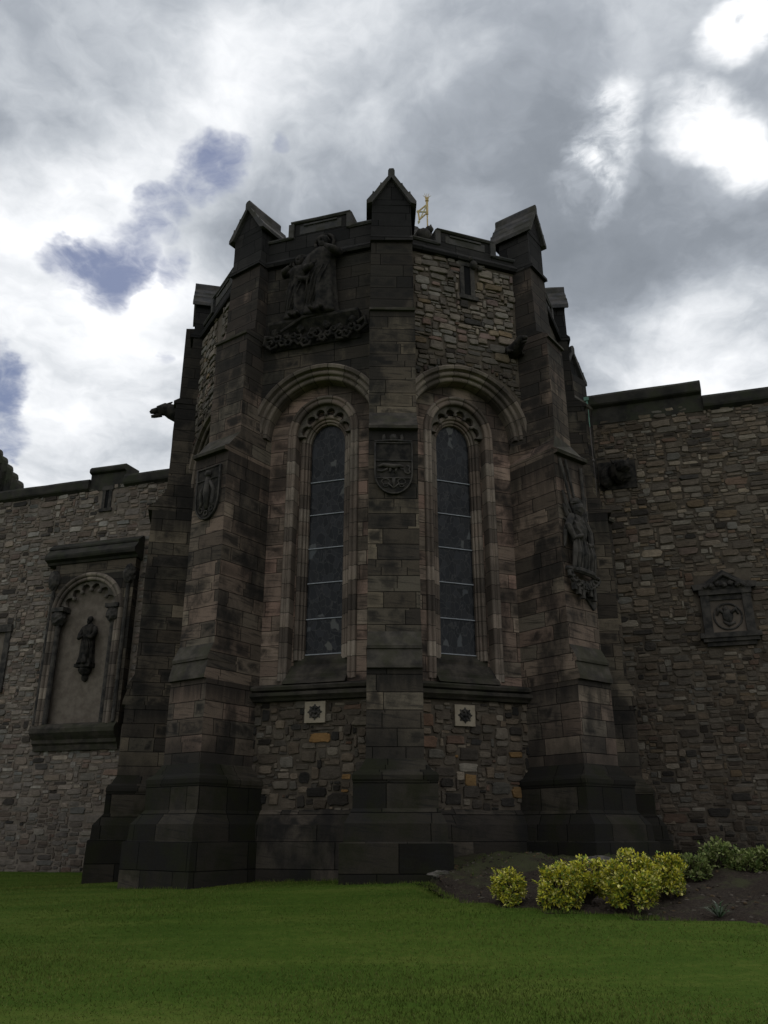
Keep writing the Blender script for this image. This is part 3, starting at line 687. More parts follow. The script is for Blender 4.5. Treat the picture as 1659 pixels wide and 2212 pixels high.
mb.tube([fr(.16, 9.5, -.16), fr(.36, 9.15, -.2), fr(.30, 8.75, -.28), fr(.1, 8.7, -.32)], [.11, .10, .08, .06], 8)
for k in range(7): mb.tube([fr(-.34+.11*k, 8.95-.03*k, -.26), fr(-.40+.13*k, 8.45, -.27-.04*(k % 2)), fr(-.44+.14*k, 7.98, -.22)], [.05, .075, .05], 7)
for sg in (-1, 1):
    for k in range(5): mb.tube([fr(sg*.2, 9.6, -.08), fr(sg*(.34+.05*k), 9.75-.18*k, -.1), fr(sg*(.50+.02*k), 10.3-.42*k, -.07)], [.05, .07, .03], 6)
for k in range(10):
    u = -.55+.12*k; z = 7.82-.30*math.sin(math.pi*k/9)
    mb.tube([fr(u+.12*(1-.1*t)*math.cos(t*1.2+k), z+.12*(1-.1*t)*math.sin(t*1.2+k), -.14-.02*t) for t in range(6)], [.05, .06, .06, .05, .04, .03], 7)
mb.tube([fr(-.62, 8.02, -.08), fr(-.25, 7.96, -.26), fr(.2, 7.92, -.28), fr(.6, 7.88, -.12)], [.06, .09, .09, .06], 7)
for k in range(6): mb.loft([[fr(-.42+.16*k+dx, z, d) for dx, d in ((-.06, -.10), (.06, -.12), (.06, -.2), (-.06, -.22))] for z in (7.72, 7.42-.10*(k % 3))])
mb.build('trophy_carving', 'carved', b)
fr.plate(mb2 := MB(), [(-.3, 7.8), (.5, 7.8), (.58, 7.1), (.45, 7.0)], -.06, .04); mb2.build('bracket', 'carved', b)

# ------------------------------------------------------------------ relief ledge and figures on the left face
mb = MB(); rng = random.Random(31)
F_L.prism(mb, [(.1, 15.05), (-.06, 15.10), (-.10, 15.55), (-.34, 15.86), (-.34, 15.95), (.1, 15.98)], .95, 3.85)
for k in range(16):
    u = 1.0+.185*k; z = 15.28+.12*math.sin(k*1.9)
    r0 = rng.uniform(.15, .22)
    path = [F_L(u+r0*(1-t*.11)*math.cos(t*1.15+k), z+r0*(1-t*.11)*math.sin(t*1.15+k), -.17-.015*t) for t in range(8)]
    mb.tube(path, [.05, .055, .055, .05, .05, .045, .04, .03], 7)
for k in range(7): mb.ball(F_L(1.15+.42*k, 15.55+.1*(-1)**k, -.18), .13, .12, .15, rng=rng, jit=.18, nu=10, nv=7)
mb.tube([F_L(1.0, 15.5, -.2), F_L(.75, 15.62, -.22), F_L(.72, 15.4, -.2), F_L(.9, 15.28, -.18)], [.07, .09, .07, .04], 8)
mb.tube([F_L(3.7, 15.45, -.2), F_L(3.95, 15.5, -.22), F_L(4.0, 15.25, -.2), F_L(3.8, 15.2, -.18)], [.07, .1, .08, .04], 8)
mb.tube([F_L(2.0, 15.98, -.3), F_L(2.7, 15.92, -.36), F_L(3.4, 15.55, -.34)], [.05, .06, .05], 7)
led = mb.build('relief_ledge', 'relief', tower); led['label'] = 'dark scrolled leaf carved ledge under the two standing figures'
def robed(fr, u0, z0, h, dep, seed, halo=True, lean=0., arm=0):
    mb = MB(); rng = random.Random(seed); rings = []; n = 56
    prof = [(0., .17, .12), (.03, .165, .12), (.15, .155, .11), (.32, .15, .105), (.47, .145, .10), (.58, .135, .095), (.66, .14, .095), (.74, .155, .10), (.79, .15, .09), (.825, .09, .07), (.845, .048, .048), (.87, .045, .048)]
    for zf, rx, ry in prof:
        r = []
        amp = .19*max(0, 1-zf/.62)+.05*(zf > .5)*(zf < .8)
        for j in range(n):
            t = 2*math.pi*j/n; k = 1+amp*math.sin(7*t+seed+zf*3)+amp*.5*math.sin(12*t+zf*6)+rng.uniform(-.05, .05)
            r.append(fr(u0+lean*zf+rx*h*k*math.cos(t), z0+zf*h, dep-ry*h*k*math.sin(t)))
        rings.append(r)
    mb.loft(rings)
    hc = (u0+lean*.93, z0+.925*h)
    ax = (Vector((fr.d.x, fr.d.y, 0)), Vector((fr.n.x, fr.n.y, 0)), Vector((0, 0, 1)))
    mb.ball(fr(hc[0], hc[1], dep-.02*h), .052*h, .06*h, .075*h, ax, 14, 10)
    mb.ball(fr(hc[0], hc[1]-.01*h, dep-.085*h), .012*h, .018*h, .02*h, ax, 8, 6)                 # nose
    mb.ball(fr(hc[0], hc[1]+.03*h, dep+.0*h), .064*h, .062*h, .06*h, ax, 14, 8, rng=rng, jit=.06)  # hair
    mb.ball(fr(hc[0], hc[1]-.055*h, dep-.06*h), .035*h, .03*h, .045*h, ax, 10, 7, rng=rng, jit=.08)  # beard
    if halo: mb.tube([fr(hc[0]+.105*h*math.cos(t), hc[1]+.02*h+.105*h*math.sin(t), dep+.03*h) for t in [2*math.pi*i/20 for i in range(21)]], .02*h, 6)
    for sgn in (-1, 1):
        if arm == sgn: pth = [(.13, .77, .0), (.19, .72, -.05), (.16, .70, -.14), (.08, .755, -.16)]
        else: pth = [(.13, .77, .0), (.18, .64, -.03), (.14, .53, -.12), (.04, .56, -.15)]
        mb.tube([fr(u0+lean*zf+sgn*x*h, z0+zf*h, dep+d*h) for x, zf, d in pth], [.05*h, .052*h, .045*h, .025*h], 8)
        p = pth[-1]
        for q in range(4): mb.tube([fr(u0+lean*.6+sgn*p[0]*h, z0+(p[1]+.008*q)*h, dep+p[2]*h), fr(u0+lean*.6+sgn*(p[0]-.035)*h, z0+(p[1]+.012*q-.005)*h, dep+(p[2]-.02)*h)], [.008*h, .006*h], 5)
        mb.tube([fr(u0+sgn*.045*h, z0+.015*h, dep-.1*h), fr(u0+sgn*.06*h, z0+.01*h, dep-.19*h)], [.03*h, .02*h], 7)
    for k in range(4):   # cloak folds
        mb.tube([fr(u0+(-.11+.07*k)*h, z0+.60*h-.02*k*h, dep-.095*h), fr(u0+(-.02+.05*k)*h, z0+.42*h, dep-.105*h), fr(u0+(.05+.03*k)*h, z0+.12*h, dep-.11*h)], [.006*h, .010*h, .007*h], 6)
    return mb
ob = robed(F_L, 2.17, 15.98, 2.95, -.17, 3, True, 0., -1).build('statue', 'relief', None, True); tag(ob, 'taller dark robed stone figure with halo on the carved ledge beside the middle pinnacle', 'statue', 'figures on the carved ledge')
ob = robed(F_L, 2.93, 15.97, 2.35, -.17, 9, True, .03, 1).build('statue', 'relief', None, True); tag(ob, 'shorter dark robed stone figure at the left of the haloed pair on the ledge', 'statue', 'figures on the carved ledge')

# ------------------------------------------------------------------ gargoyle on the far left buttress
def gargoyle(q0, o3, e3, k, seed):
    rng = random.Random(seed); z3 = Vector((0, 0, 1)); mb = MB()
    P = lambda a, b, c=0.: q0+o3*(a*k)+z3*(b*k)+e3*(c*k)
    mb.tube([P(-.3, 0), P(.15, -.02), P(.42, 0), P(.75, .10), P(.95, .16), P(1.2, .08)], [.40*k, .38*k, .34*k, .28*k, .24*k, .17*k], 12)
    mb.ball(P(.92, .22), .2*k, .17*k, .16*k, (o3, e3, z3), 12, 8, rng=rng, jit=.05)
    mb.tube([P(1.1, .13), P(1.38, .03), P(1.45, -.02)], [.13*k, .10*k, .05*k], 9); mb.tube([P(1.05, -.05), P(1.3, -.15), P(1.40, -.17)], [.1*k, .07*k, .05*k], 9)
    for sg in (-1, 1):
        mb.tube([P(.85, .3, .13*sg), P(.7, .4, .16*sg)], [.06*k, .02*k], 6)
        mb.tube([P(.1, .1, .3*sg), P(.3, -.2, .38*sg), P(.55, -.3, .3*sg)], [.14*k, .10*k, .06*k], 7)
    return mb.build('gargoyle', 'relief', tower, True)
b, g, o, e = bLL; o3 = (Vector((o.x, o.y, 0))+Vector((-.1, .0, 0))).normalized()
gl = gargoyle(V3(g(0, 0), 15.35), o3, Vector((e.x, e.y, 0)), 1., 41); gl['label'] = 'open mouthed beast spout reaching out of the far left buttress'
gl = gargoyle(F_R(3.98, 15.25, .0), Vector((F_R.n.x, F_R.n.y, 0)), Vector((F_R.d.x, F_R.d.y, 0)), .62, 42); gl['label'] = 'black crouched beast spout beside the right buttress'

# ------------------------------------------------------------------ weathervane
wp = ray(924, 510)*24.4+Vector((0, 0, 1.4)); wt = ray(924, 418)*24.4+Vector((0, 0, 1.4)); wv = thing('weathervane', (wp.x, wp.y, wp.z-.9), 'gilded weathervane with pierced banner and spiked crown behind the middle pinnacle', 'weathervane')
H = wt.z-wp.z; mb = MB(); P = lambda x, f, y=0.: Vector((wp.x+x, wp.y+y, wp.z+f*H))
mb.tube([P(0, -.6), P(0, .6)], .026, 8); mb.tube([P(0, .50), P(0, .80)], .045, 8)
mb.build('pole', 'gold', wv)
mb = MB(); mb.ball(P(0, .83), .07, .07, .06); mb.tube([P(0, .845), P(0, .88)], [.05, .07], 8)
for x in (-.13, -.075, 0, .075, .14): mb.tube([P(x*.2, .87), P(x*.6, .92), P(x*1.1, .95+.05*(abs(x) < .1)+.0)], [.018, .013, .006], 5)
mb.build('crown', 'gold', wv)
mb = MB(); th = .03
def bar(a, b, w): mb.tube([P(*a, -.02), P(*b, -.02)], w, 6)
A_, B_, C_, D_ = (0, .73), (0, .536), (-.29, .37), (-.33, .56)
for a, b2 in ((A_, B_), (B_, C_), (C_, D_), (D_, A_)): bar(a, b2, .030)
mb.build('banner', 'gold', wv)
mb = MB()
bar(A_, (-.26, .40), .026); bar(D_, (-.02, .55), .034); mb.ball(P(-.33, .57), .06, .03, .07); mb.tube([P(-.29, .37), P(-.31, .33), P(-.33, .28)], [.03, .05, .01], 6)
mb.build('banner_cross', 'goldpale', wv)

# ------------------------------------------------------------------ the wall on both sides
def curtain(u0, u1, label, seed, pal, merlons, cw, ch, zd):
    w = thing('curtain_wall', F_W((u0+u1)/2, 0, 0), label, 'wall'); mb = MB()
    F_W.box(mb, u0, u1, -.6, 15.5, 0., 1.2); mb.build('wall', 'mortardark' if seed == 52 else 'mortar', w)
    mb = MB(); rng = random.Random(seed)
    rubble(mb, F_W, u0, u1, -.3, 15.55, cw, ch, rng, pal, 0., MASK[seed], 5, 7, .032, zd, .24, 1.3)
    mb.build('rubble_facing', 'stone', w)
    mb = MB()
    a = u0
    for (m0, m1, dz) in merlons+[(u1, u1, 0)]:
        if m0 > a: F_W.prism(mb, [(.9, 15.35), (-.02, 15.35), (-.16, 15.45), (-.18, 15.52), (-.18, 15.80), (-.10, 15.92), (.9, 15.98)], a, m0)
        if m1 > m0:
            F_W.prism(mb, [(.9, 15.35), (-.03, 15.35), (-.03, 16.12), (-.17, 16.17), (-.19, 16.22), (-.19, 16.34+dz), (-.1, 16.45+dz), (.9, 16.5+dz)] if dz == 0 else [(.9, 15.35), (-.03, 15.35), (-.03, 16.), (-.17, 16.07), (-.19, 16.12), (-.19, 16.42), (-.1, 16.55), (.9, 16.6)], m0, m1)
        a = m1
    mb.build('coping', 'coping', w)
    return w
NU = -20.62
def maskL(u, z):
    if -22.75 < u < -18.4 and 4.5 < z < 12.75: return False
    if u < -24.42 and 6.9 < z < 9.6: return False
    if abs(u+20.55) < .42 and z > 14.1: return False
    return True
def maskR(u, z):
    if 2.86 < u < 4.55 and 6.95 < z < 9.4: return False
    if .1 < u < 1.42 and 12.7 < z < 13.85: return False
    if 3.4 < u < 3.9 and z > 15.2: return False
    return True
MASK = {51: maskL, 52: maskR}
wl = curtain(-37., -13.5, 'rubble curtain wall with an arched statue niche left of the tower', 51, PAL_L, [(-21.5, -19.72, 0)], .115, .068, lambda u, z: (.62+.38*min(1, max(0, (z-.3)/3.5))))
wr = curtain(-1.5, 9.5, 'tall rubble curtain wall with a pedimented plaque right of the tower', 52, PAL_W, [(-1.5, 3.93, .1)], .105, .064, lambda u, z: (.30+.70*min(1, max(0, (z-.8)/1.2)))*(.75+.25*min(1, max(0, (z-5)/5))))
slit(F_W, -20.55, 14.45, 15.3, wl, .09)
# dark stone facing at the corner of the right wall
mb = MB(); F_W.box(mb, -.6, .02, -.3, 15.4, -.10, .1); mb.build('corner_pier', 'brown', wr)
# niche in the left wall
mb = MB(); nw, nzs = 1.42, 9.85
F_W.box(mb, NU-1.78, NU+1.95, 5.3, 5.31, -.3, .0)
holed(mb, F_W, NU-1.78, NU+2.1, 5.3, 11.95, -.34, NU, nw, nzs, 5.0, .95)
for a, b in ((NU-1.78, NU-1.78), (NU+2.1, NU+2.1)): mb.quad(F_W(a, 5.3, -.34), F_W(a, 5.3, .05), F_W(a, 11.95, .05), F_W(a, 11.95, -.34))
niche = mb.build('niche', 'brown', wl)
mb = MB(); sweep_arch(mb, F_W, NU, nw, nzs, 5.3, .95, [(.30, -.34)]+roll(.2, -.34, .09, 20, 170, 5)+[(.1, -.33)]+roll(.03, -.30, .08, 30, 200, 6)+[(0., -.2), (0., .12)])
mb.build('arch', 'archst', niche)
mb = MB(); F_W.box(mb, NU-nw-.05, NU+nw+.05, 5.3, 11.4, .03, .2); mb.build('back_panel', 'panelstone', niche)
mb = MB(); n = 90; a, b = nw+.0, nw*.95; rings = []
for i in range(n+1):
    t = math.pi*(.08+.84*i/n); x = (t/math.pi-.08)/.84*6; h = .14+.26*(1-abs(math.sin(math.pi*x))**.75); cs, sn = math.cos(t), math.sin(t)
    rings.append([F_W(NU-a*cs, nzs+b*sn, -.24), F_W(NU-(a-h)*cs, nzs+(b-h)*sn, -.22), F_W(NU-(a-h)*cs, nzs+(b-h)*sn, -.06), F_W(NU-a*cs, nzs+b*sn, -.06)])
mb.loft(rings)
for k in range(1, 6):
    t = math.pi*(.08+.84*k/6); mb.ball(F_W(NU-(a-.42)*math.cos(t), nzs+(b-.42)*math.sin(t), -.18), .1, nu=8, nv=6)
mb.build('tracery', 'cusp', niche)
mb = MB()
F_W.prism(mb, [(.0, 12.95), (.0, 11.9), (-.40, 11.95), (-.44, 12.05), (-.62, 12.12), (-.66, 12.22), (-.66, 12.30), (-.40, 12.62), (-.44, 12.62), (-.44, 12.70), (-.15, 12.95)], NU-2.18, NU+2.2)
mb.build('hood', 'coping', niche)
mb = MB()
F_W.prism(mb, [(.0, 4.35), (-.14, 4.35), (-.18, 4.55), (-.28, 4.62), (-.28, 4.75), (-.38, 4.85), (-.5, 5.0), (-.5, 5.16), (-.36, 5.34), (.05, 5.42)], NU-1.8, NU+2.05)
mb.build('sill', 'string', niche)
for sg in (-1, 1):
    mb = MB(); u = NU+sg*1.30
    mb.tube([F_W(u, 5.35, -.28), F_W(u, 9.3, -.28)], .11, 10)
    rng = random.Random(60+sg); mb.ball(F_W(u, 9.62, -.3), .30, .26, .34, rng=rng, jit=.12, nu=14, nv=10); F_W.box(mb, u-.3, u+.3, 9.88, 10.05, -.52, .0)
    mb.build('column', 'carved', niche)
    mb = MB(); uu = NU+(1.88 if sg > 0 else -1.72)
    mb.tube([F_W(uu, 5.35, -.36), F_W(uu, 10.9, -.36)], .085, 8); mb.ball(F_W(uu, 11.25, -.38), .26, .22, .42, rng=rng, jit=.12)
    mb.build('column', 'carved', niche)
mb = MB(); rng = random.Random(66)
F_W.box(mb, NU-.22, NU+.5, 7.55, 7.68, -.38, .05); mb.ball(F_W(NU+.14, 7.45, -.12), .26, .24, .22, rng=rng, jit=.1); mb.ball(F_W(NU+.14, 7.2, -.06), .14, .12, .2, rng=rng, jit=.1)
mb.build('bracket', 'relief', niche)
ob = robed(F_W, NU+.14, 7.68, 1.95, -.16, 5, False, 0., 0).build('statue', 'relief', None, True); tag(ob, 'small dark robed stone figure standing inside the arched niche of the left wall', 'statue')
# half seen window opening at the left edge
mb = MB(); F_W.box(mb, -24.72, -24.45, 6.9, 9.4, -.08, .3); F_W.box(mb, -26.4, -24.4, 9.3, 9.62, -.14, .3); F_W.box(mb, -26.4, -24.4, 6.75, 6.95, -.16, .3)
w2 = mb.build('window', 'carved', wl); mb = MB(); F_W.box(mb, -26.3, -24.72, 6.95, 9.3, .1, .3); mb.build('glass', 'glass', w2)
# crow-stepped gable rising above the left wall
mb = MB()
for k in range(5):
    u1_ = -25.5-.36*k; zt_ = 16.55+.45*k
    mb.loft([[F_W(q, z, d) for q, z in ((u1_-.7, 15.9), (u1_, 15.9), (u1_, zt_-.28), (u1_-.05, zt_-.12), (u1_-.14, zt_-.03), (u1_-.28, zt_), (u1_-.7, zt_))] for d in (.0, .45-.02*k)])
mb.build('crow_step_gable', 'coping', wl)
# plaque on the right wall
mb = MB(); pu = 3.70
for a, b in ((2.93, 3.20), (4.2, 4.47)): F_W.box(mb, a, b, 7.35, 8.62, -.16, .1)
F_W.box(mb, 2.9, 4.5, 8.62, 8.80, -.2, .1); F_W.box(mb, 3.2, 4.2, 8.45, 8.62, -.1, .1)
for z0_, z1_, dd, wd in ((7.2, 7.36, -.26, .92), (7.08, 7.2, -.20, .84), (6.95, 7.08, -.12, .74)): F_W.box(mb, pu-wd, pu+wd, z0_, z1_, dd, .1)
plq = mb.build('plaque', 'carved', wr)
mb = MB(); F_W.box(mb, 3.2, 4.2, 7.36, 8.45, -.05, .08); pp = mb.build('panel', 'panelstone', plq)
mb = MB()
mb.tube([F_W(pu+.42*math.cos(t), 7.9+.42*math.sin(t), -.06) for t in [2*math.pi*i/32 for i in range(33)]], .035, 7)
rng = random.Random(71)
mb.ball(F_W(pu, 7.92, -.06), .17, .1, .24, rng=rng, jit=.15); mb.ball(F_W(pu-.05, 8.14, -.06), .09, .09, .1, rng=rng, jit=.1)
for sg in (-1, 1): mb.tube([F_W(pu+.1*sg, 8.0, -.07), F_W(pu+.26*sg, 8.14, -.08), F_W(pu+.32*sg, 7.95, -.07)], [.06, .08, .03], 7)
mb.tube([F_W(pu-.15, 7.75, -.06), F_W(pu, 7.62, -.07), F_W(pu+.2, 7.7, -.06)], [.05, .07, .04], 7)
mb.build('roundel', 'carved', plq, True)
mb = MB()
F_W.plate(mb, [(pu-.95, 8.8), (pu+.95, 8.8), (pu+1.0, 8.98), (pu+.62, 9.02), (pu+.1, 9.36), (pu, 9.42), (pu-.1, 9.36), (pu-.62, 9.02), (pu-1.0, 8.98)], -.22, .1)
mb.tube([F_W(pu-.62, 8.85, -.26), F_W(pu, 9.26, -.28), F_W(pu+.62, 8.85, -.26)], .07, 7)
for k in range(5): mb.ball(F_W(pu-.4+.2*k, 8.9+.05*(k % 2), -.25), .1, rng=rng, jit=.15, nu=9, nv=6)
mb.build('pediment', 'carved', plq)
# carved boss on the right wall
mb = MB(); rng = random.Random(75)
F_W.box(mb, .12, 1.4, 12.72, 13.8, -.06, .1)
mb.ball(F_W(.85, 13.3, -.25), .42, .4, .42, rng=rng, jit=.1, nu=14, nv=10); mb.ball(F_W(.95, 13.35, -.55), .26, .3, .24, rng=rng, jit=.1); mb.ball(F_W(.4, 13.15, -.16), .25, .2, .4, rng=rng, jit=.12)
for sg in (-1, 1): mb.tube([F_W(.9+.2*sg, 13.5, -.5), F_W(.9+.3*sg, 13.72, -.4)], [.09, .03], 6)
mb.build('carved_boss', 'relief', wr)
# down pipes in the corner
for i, (u, lab) in enumerate(((-.05, 'thin drainpipe with a green copper top in the tower corner'), (.30, 'second plain drainpipe beside the rubble wall right of the copper topped one'))):
    base_p = F_W(u, .6, -.22); t = thing('drainpipe', base_p, lab, 'drainpipe', 'drainpipes in the corner')
    mb = MB(); top = 15.9 if i == 0 else 11.2
    mb.tube([F_W(u, .5, -.2), F_W(u, 15.2 if i == 0 else top, -.2)], .055 if i == 0 else .05, 10)
    for k in range(8): z = 1.6+1.75*k; (mb.tube([F_W(u, z-.05, -.2), F_W(u, z+.05, -.2)], .085, 10) if z < top-.3 else None)
    mb.build('pipe', 'pipe', t, True)
    if i == 0:
        mb = MB(); mb.tube([F_W(u, 15.2, -.2), F_W(u, 15.9, -.22), F_W(u, 16.3, -.2)], .05, 10); F_W.box(mb, u-.09, u+.09, 16.28, 16.42, -.28, -.12); mb.build('copper_top', 'verdigris', t)

# ------------------------------------------------------------------ ground
sm = lambda x: max(0., min(1., x))**2*(3-2*max(0., min(1., x)))
def gz(x, y): return .38*sm((y-9)/10.)*max(0., min(1.25, (x+10)/10.))+.012*math.sin(1.3*x+.4)*math.sin(.9*y)
def ground_hit(px, py, fn):
    d = ray(px, py); z = .2
    for _ in range(30): t = (z-1.4)/d.z; z = .5*z+.5*fn(d.x*t, t)
    return Vector((d.x*t, t, z))
EDGE = [ground_hit(px, py, gz) for px, py in ((905, 1897), (940, 1912), (965, 1932), (995, 1949), (1100, 1962), (1200, 1969), (1320, 1976), (1450, 1987), (1659, 2003), (1800, 2016))]
def edge_y(x):
    for a, b in zip(EDGE, EDGE[1:]):
        if a.x <= x <= b.x: return a.y+(b.y-a.y)*(x-a.x)/(b.x-a.x)
    return EDGE[0].y if x < EDGE[0].x else EDGE[-1].y+(x-EDGE[-1].x)*(EDGE[-1].y-EDGE[-3].y)/(EDGE[-1].x-EDGE[-3].x)
def wall_y(x): return 27.5-math.tan(A1)*(x-7.6)
def bz(x, y):
    ye = edge_y(x); t = (y-ye); 
    return gz(x, ye)-.05+.62*sm(t/6.5)*min(1, max(.3, (x-.5)/5+.5))+.05*math.sin(2.3*x+y)*sm(t/1.5)+.03*math.sin(5.1*x-3.3*y)*sm(t/1.)+.10*sm(t/.8)
xs = sorted(set([-400, -150, -80, -50]+[-36+.6*i for i in range(121)]+[50, 80, 150, 400])); ys = sorted(set([-400, -120, -50, -20, -8]+[-4+.6*i for i in range(72)]+[60, 150, 400]))
mb = MB(); nx = len(xs); pts = [Vector((x, y, gz(x, y) if y < 45 else 0)) for y in ys for x in xs]
for p in pts:     # keep the turf below the soil of the bed
    if p.x > EDGE[0].x and p.y > edge_y(p.x)+.5 and p.y < 40: p.z -= .25
mb.add(pts, [(j*nx+i, j*nx+i+1, (j+1)*nx+i+1, (j+1)*nx+i) for j in range(len(ys)-1) for i in range(nx-1)])
o = mb.build('lawn', 'lawn', None, True); o['kind'] = 'structure'
mb = MB(); rows = []; rng = random.Random(80)
bx = [EDGE[0].x+.02+(16-EDGE[0].x)*(i/150)**1.15 for i in range(151)]
for x in bx:
    ye = edge_y(x); y1 = max(ye+.4, min(wall_y(x)+.3, 28.)); 
    rows.append([Vector((x, ye-.06+(y1-ye)*(j/70)**1.2, bz(x, ye+(y1-ye)*(j/70)**1.2)-(.06 if j == 0 else 0)+(rng.uniform(-.022, .03) if j else 0))) for j in range(71)])
mb.loft(rows, False, False); o = mb.build('soil_bed', 'soil', None, True); o['kind'] = 'structure'

mb = MB(); mb.tint = []; rng = random.Random(85)
for k in range(2600):
    x = EDGE[0].x+.1+rng.random()**1.2*7.5; ye = edge_y(x); y = ye+.04+rng.random()**1.4*6.
    if y > 24: continue
    r0 = rng.uniform(.008, .03)*(1.6 if rng.random() < .12 else 1); z = bz(x, y)+r0*.2; n0 = len(mb.v)
    mb.ball((x, y, z), r0*rng.uniform(1, 1.6), r0, r0*rng.uniform(.5, .9), None, 5, 3, rng=rng, jit=.3)
    c = rng.choice([(.035, .026, .019), (.05, .038, .028), (.07, .055, .042), (.028, .021, .016), (.11, .095, .075), (.09, .062, .035)]); mb.tint += [c]*(len(mb.v)-n0)
o = mb.build('soil_clods', 'leaf'); o['kind'] = 'stuff'; o['label'] = 'crumbled soil clods and small stones on the bed'

# grass blades (one uncountable mass)
rs = np.random.RandomState(5); nb_ = 230000
yy = 5.6+(rs.rand(nb_)**1.6)*26; xx = (rs.rand(nb_)*2-1)*(.52*yy+1.)
gv = []; gf = []; gt = []
def clear_of(x, y):
    if x > EDGE[0].x-.02 and y > edge_y(x): return False
    if y > 19. :
        P2 = Vector((x, y))
        for fr, s in ((F_L, SL), (F_LL, SLL), (F_R, SL)):
            q = P2-fr.o
            if q.dot(fr.n) > .02: break
        else: return False
        if (P2-W0).dot(F_W.n) < .1: return False
    return True
clump = [Vector((rs.rand()*30-15, 5+rs.rand()*26, 0)) for _ in range(60)]
for x, y in zip(xx, yy):
    if not clear_of(x, y): continue
    hgt = (.014+.018*rs.rand())*(1.+.5*math.sin(.8*x+.5*y)*math.sin(.6*y-.3*x)); wd = .0022+.0018*rs.rand()+.0003*y
    a = rs.rand()*6.283; lx, ly = math.cos(a), math.sin(a); z = gz(x, y)-.004; bx_, by_ = (rs.rand(2)-.5)*.05
    n0 = len(gv); gv += [(x-lx*wd, y-ly*wd, z), (x+lx*wd, y+ly*wd, z), (x+bx_, y+by_, z+hgt)]; gf.append((n0, n0+1, n0+2))
    p = .5+.28*math.sin(.45*x+2.1*math.sin(.5*y)+1.3*math.sin(1.7*y))*math.sin(1.6*y+1.2*math.sin(.6*x))+.22*math.sin(1.3*x+1.7*math.sin(.8*y+.5*x))*math.sin(2.9*y+1.1*math.sin(1.1*x)); q = .82+.36*rs.rand()
    c = (.048+.072*p, .084+.050*p, .013+.018*p); c = tuple(k*q for k in c)
    if rs.rand() < .02+.07*p: c = (.125*q, .135*q, .042*q)
    gt += [c, c, c]
def tuft(x, y, zf, hmax, nbl):
    for _ in range(nbl):
        a = rs.rand()*6.283; px_, py_ = x+rs.randn()*.05, y+rs.randn()*.05; h_ = hmax*(.4+.6*rs.rand()); w_ = .005; z = zf(px_, py_)-.01
        n0 = len(gv); gv.extend([(px_-math.cos(a)*w_, py_-math.sin(a)*w_, z), (px_+math.cos(a)*w_, py_+math.sin(a)*w_, z), (px_+rs.randn()*h_*.35, py_+rs.randn()*h_*.35, z+h_)]); gf.append((n0, n0+1, n0+2))
        q = .7+.6*rs.rand(); c = (.075*q, .115*q, .02*q) if rs.rand() < .75 else (.15*q, .15*q, .05*q); gt.extend([c, c, c])
for k in range(260):
    t = rs.rand(); i_ = int(t*(len(EDGE)-1)); f_ = t*(len(EDGE)-1)-i_; pt = EDGE[i_].lerp(EDGE[i_+1], f_); tuft(pt.x+rs.randn()*.03, pt.y-.03+rs.randn()*.04, gz, .07, 7)
def skirt(c, ang, w_, p_, n_):
    o_ = v2(ang); e_ = Vector((math.cos(ang), math.sin(ang)))
    for k in range(n_):
        q = c+e_*((rs.rand()*2-1)*w_)+o_*(p_+.03)
        if not (q.x > EDGE[0].x and q.y > edge_y(q.x)): tuft(q.x, q.y, gz, .09, 6)
skirt(C, (B1-A1)/2, 1.2, 1.74, 60); skirt(Lc, -(A1+TT/2), 1.2, 1.74, 60); skirt(LL, -R(78), 1.2, 1.74, 30)
for k in range(70): q = F_L(1.2+rs.rand()*2.6, 0, -.06); tuft(q.x, q.y, gz, .10, 7)
for k in range(90): q = F_W(-26+rs.rand()*8, 0, -.06); tuft(q.x, q.y, gz, .08, 6)
for k in range(150):
    x = EDGE[0].x+.3+rs.rand()*6; y = 18.2+rs.rand()*2.5
    if y > edge_y(x)+.5: tuft(x, y, bz, .09, 5)
mb = MB(); mb.v = gv; mb.f = gf; mb.uv = [[(0, 0)]*3]*len(gf); mb.mi = [0]*len(gf); mb.tint = gt
o = mb.build('grass', 'grassblade'); o['kind'] = 'stuff'; o['label'] = 'short mown green grass blades'

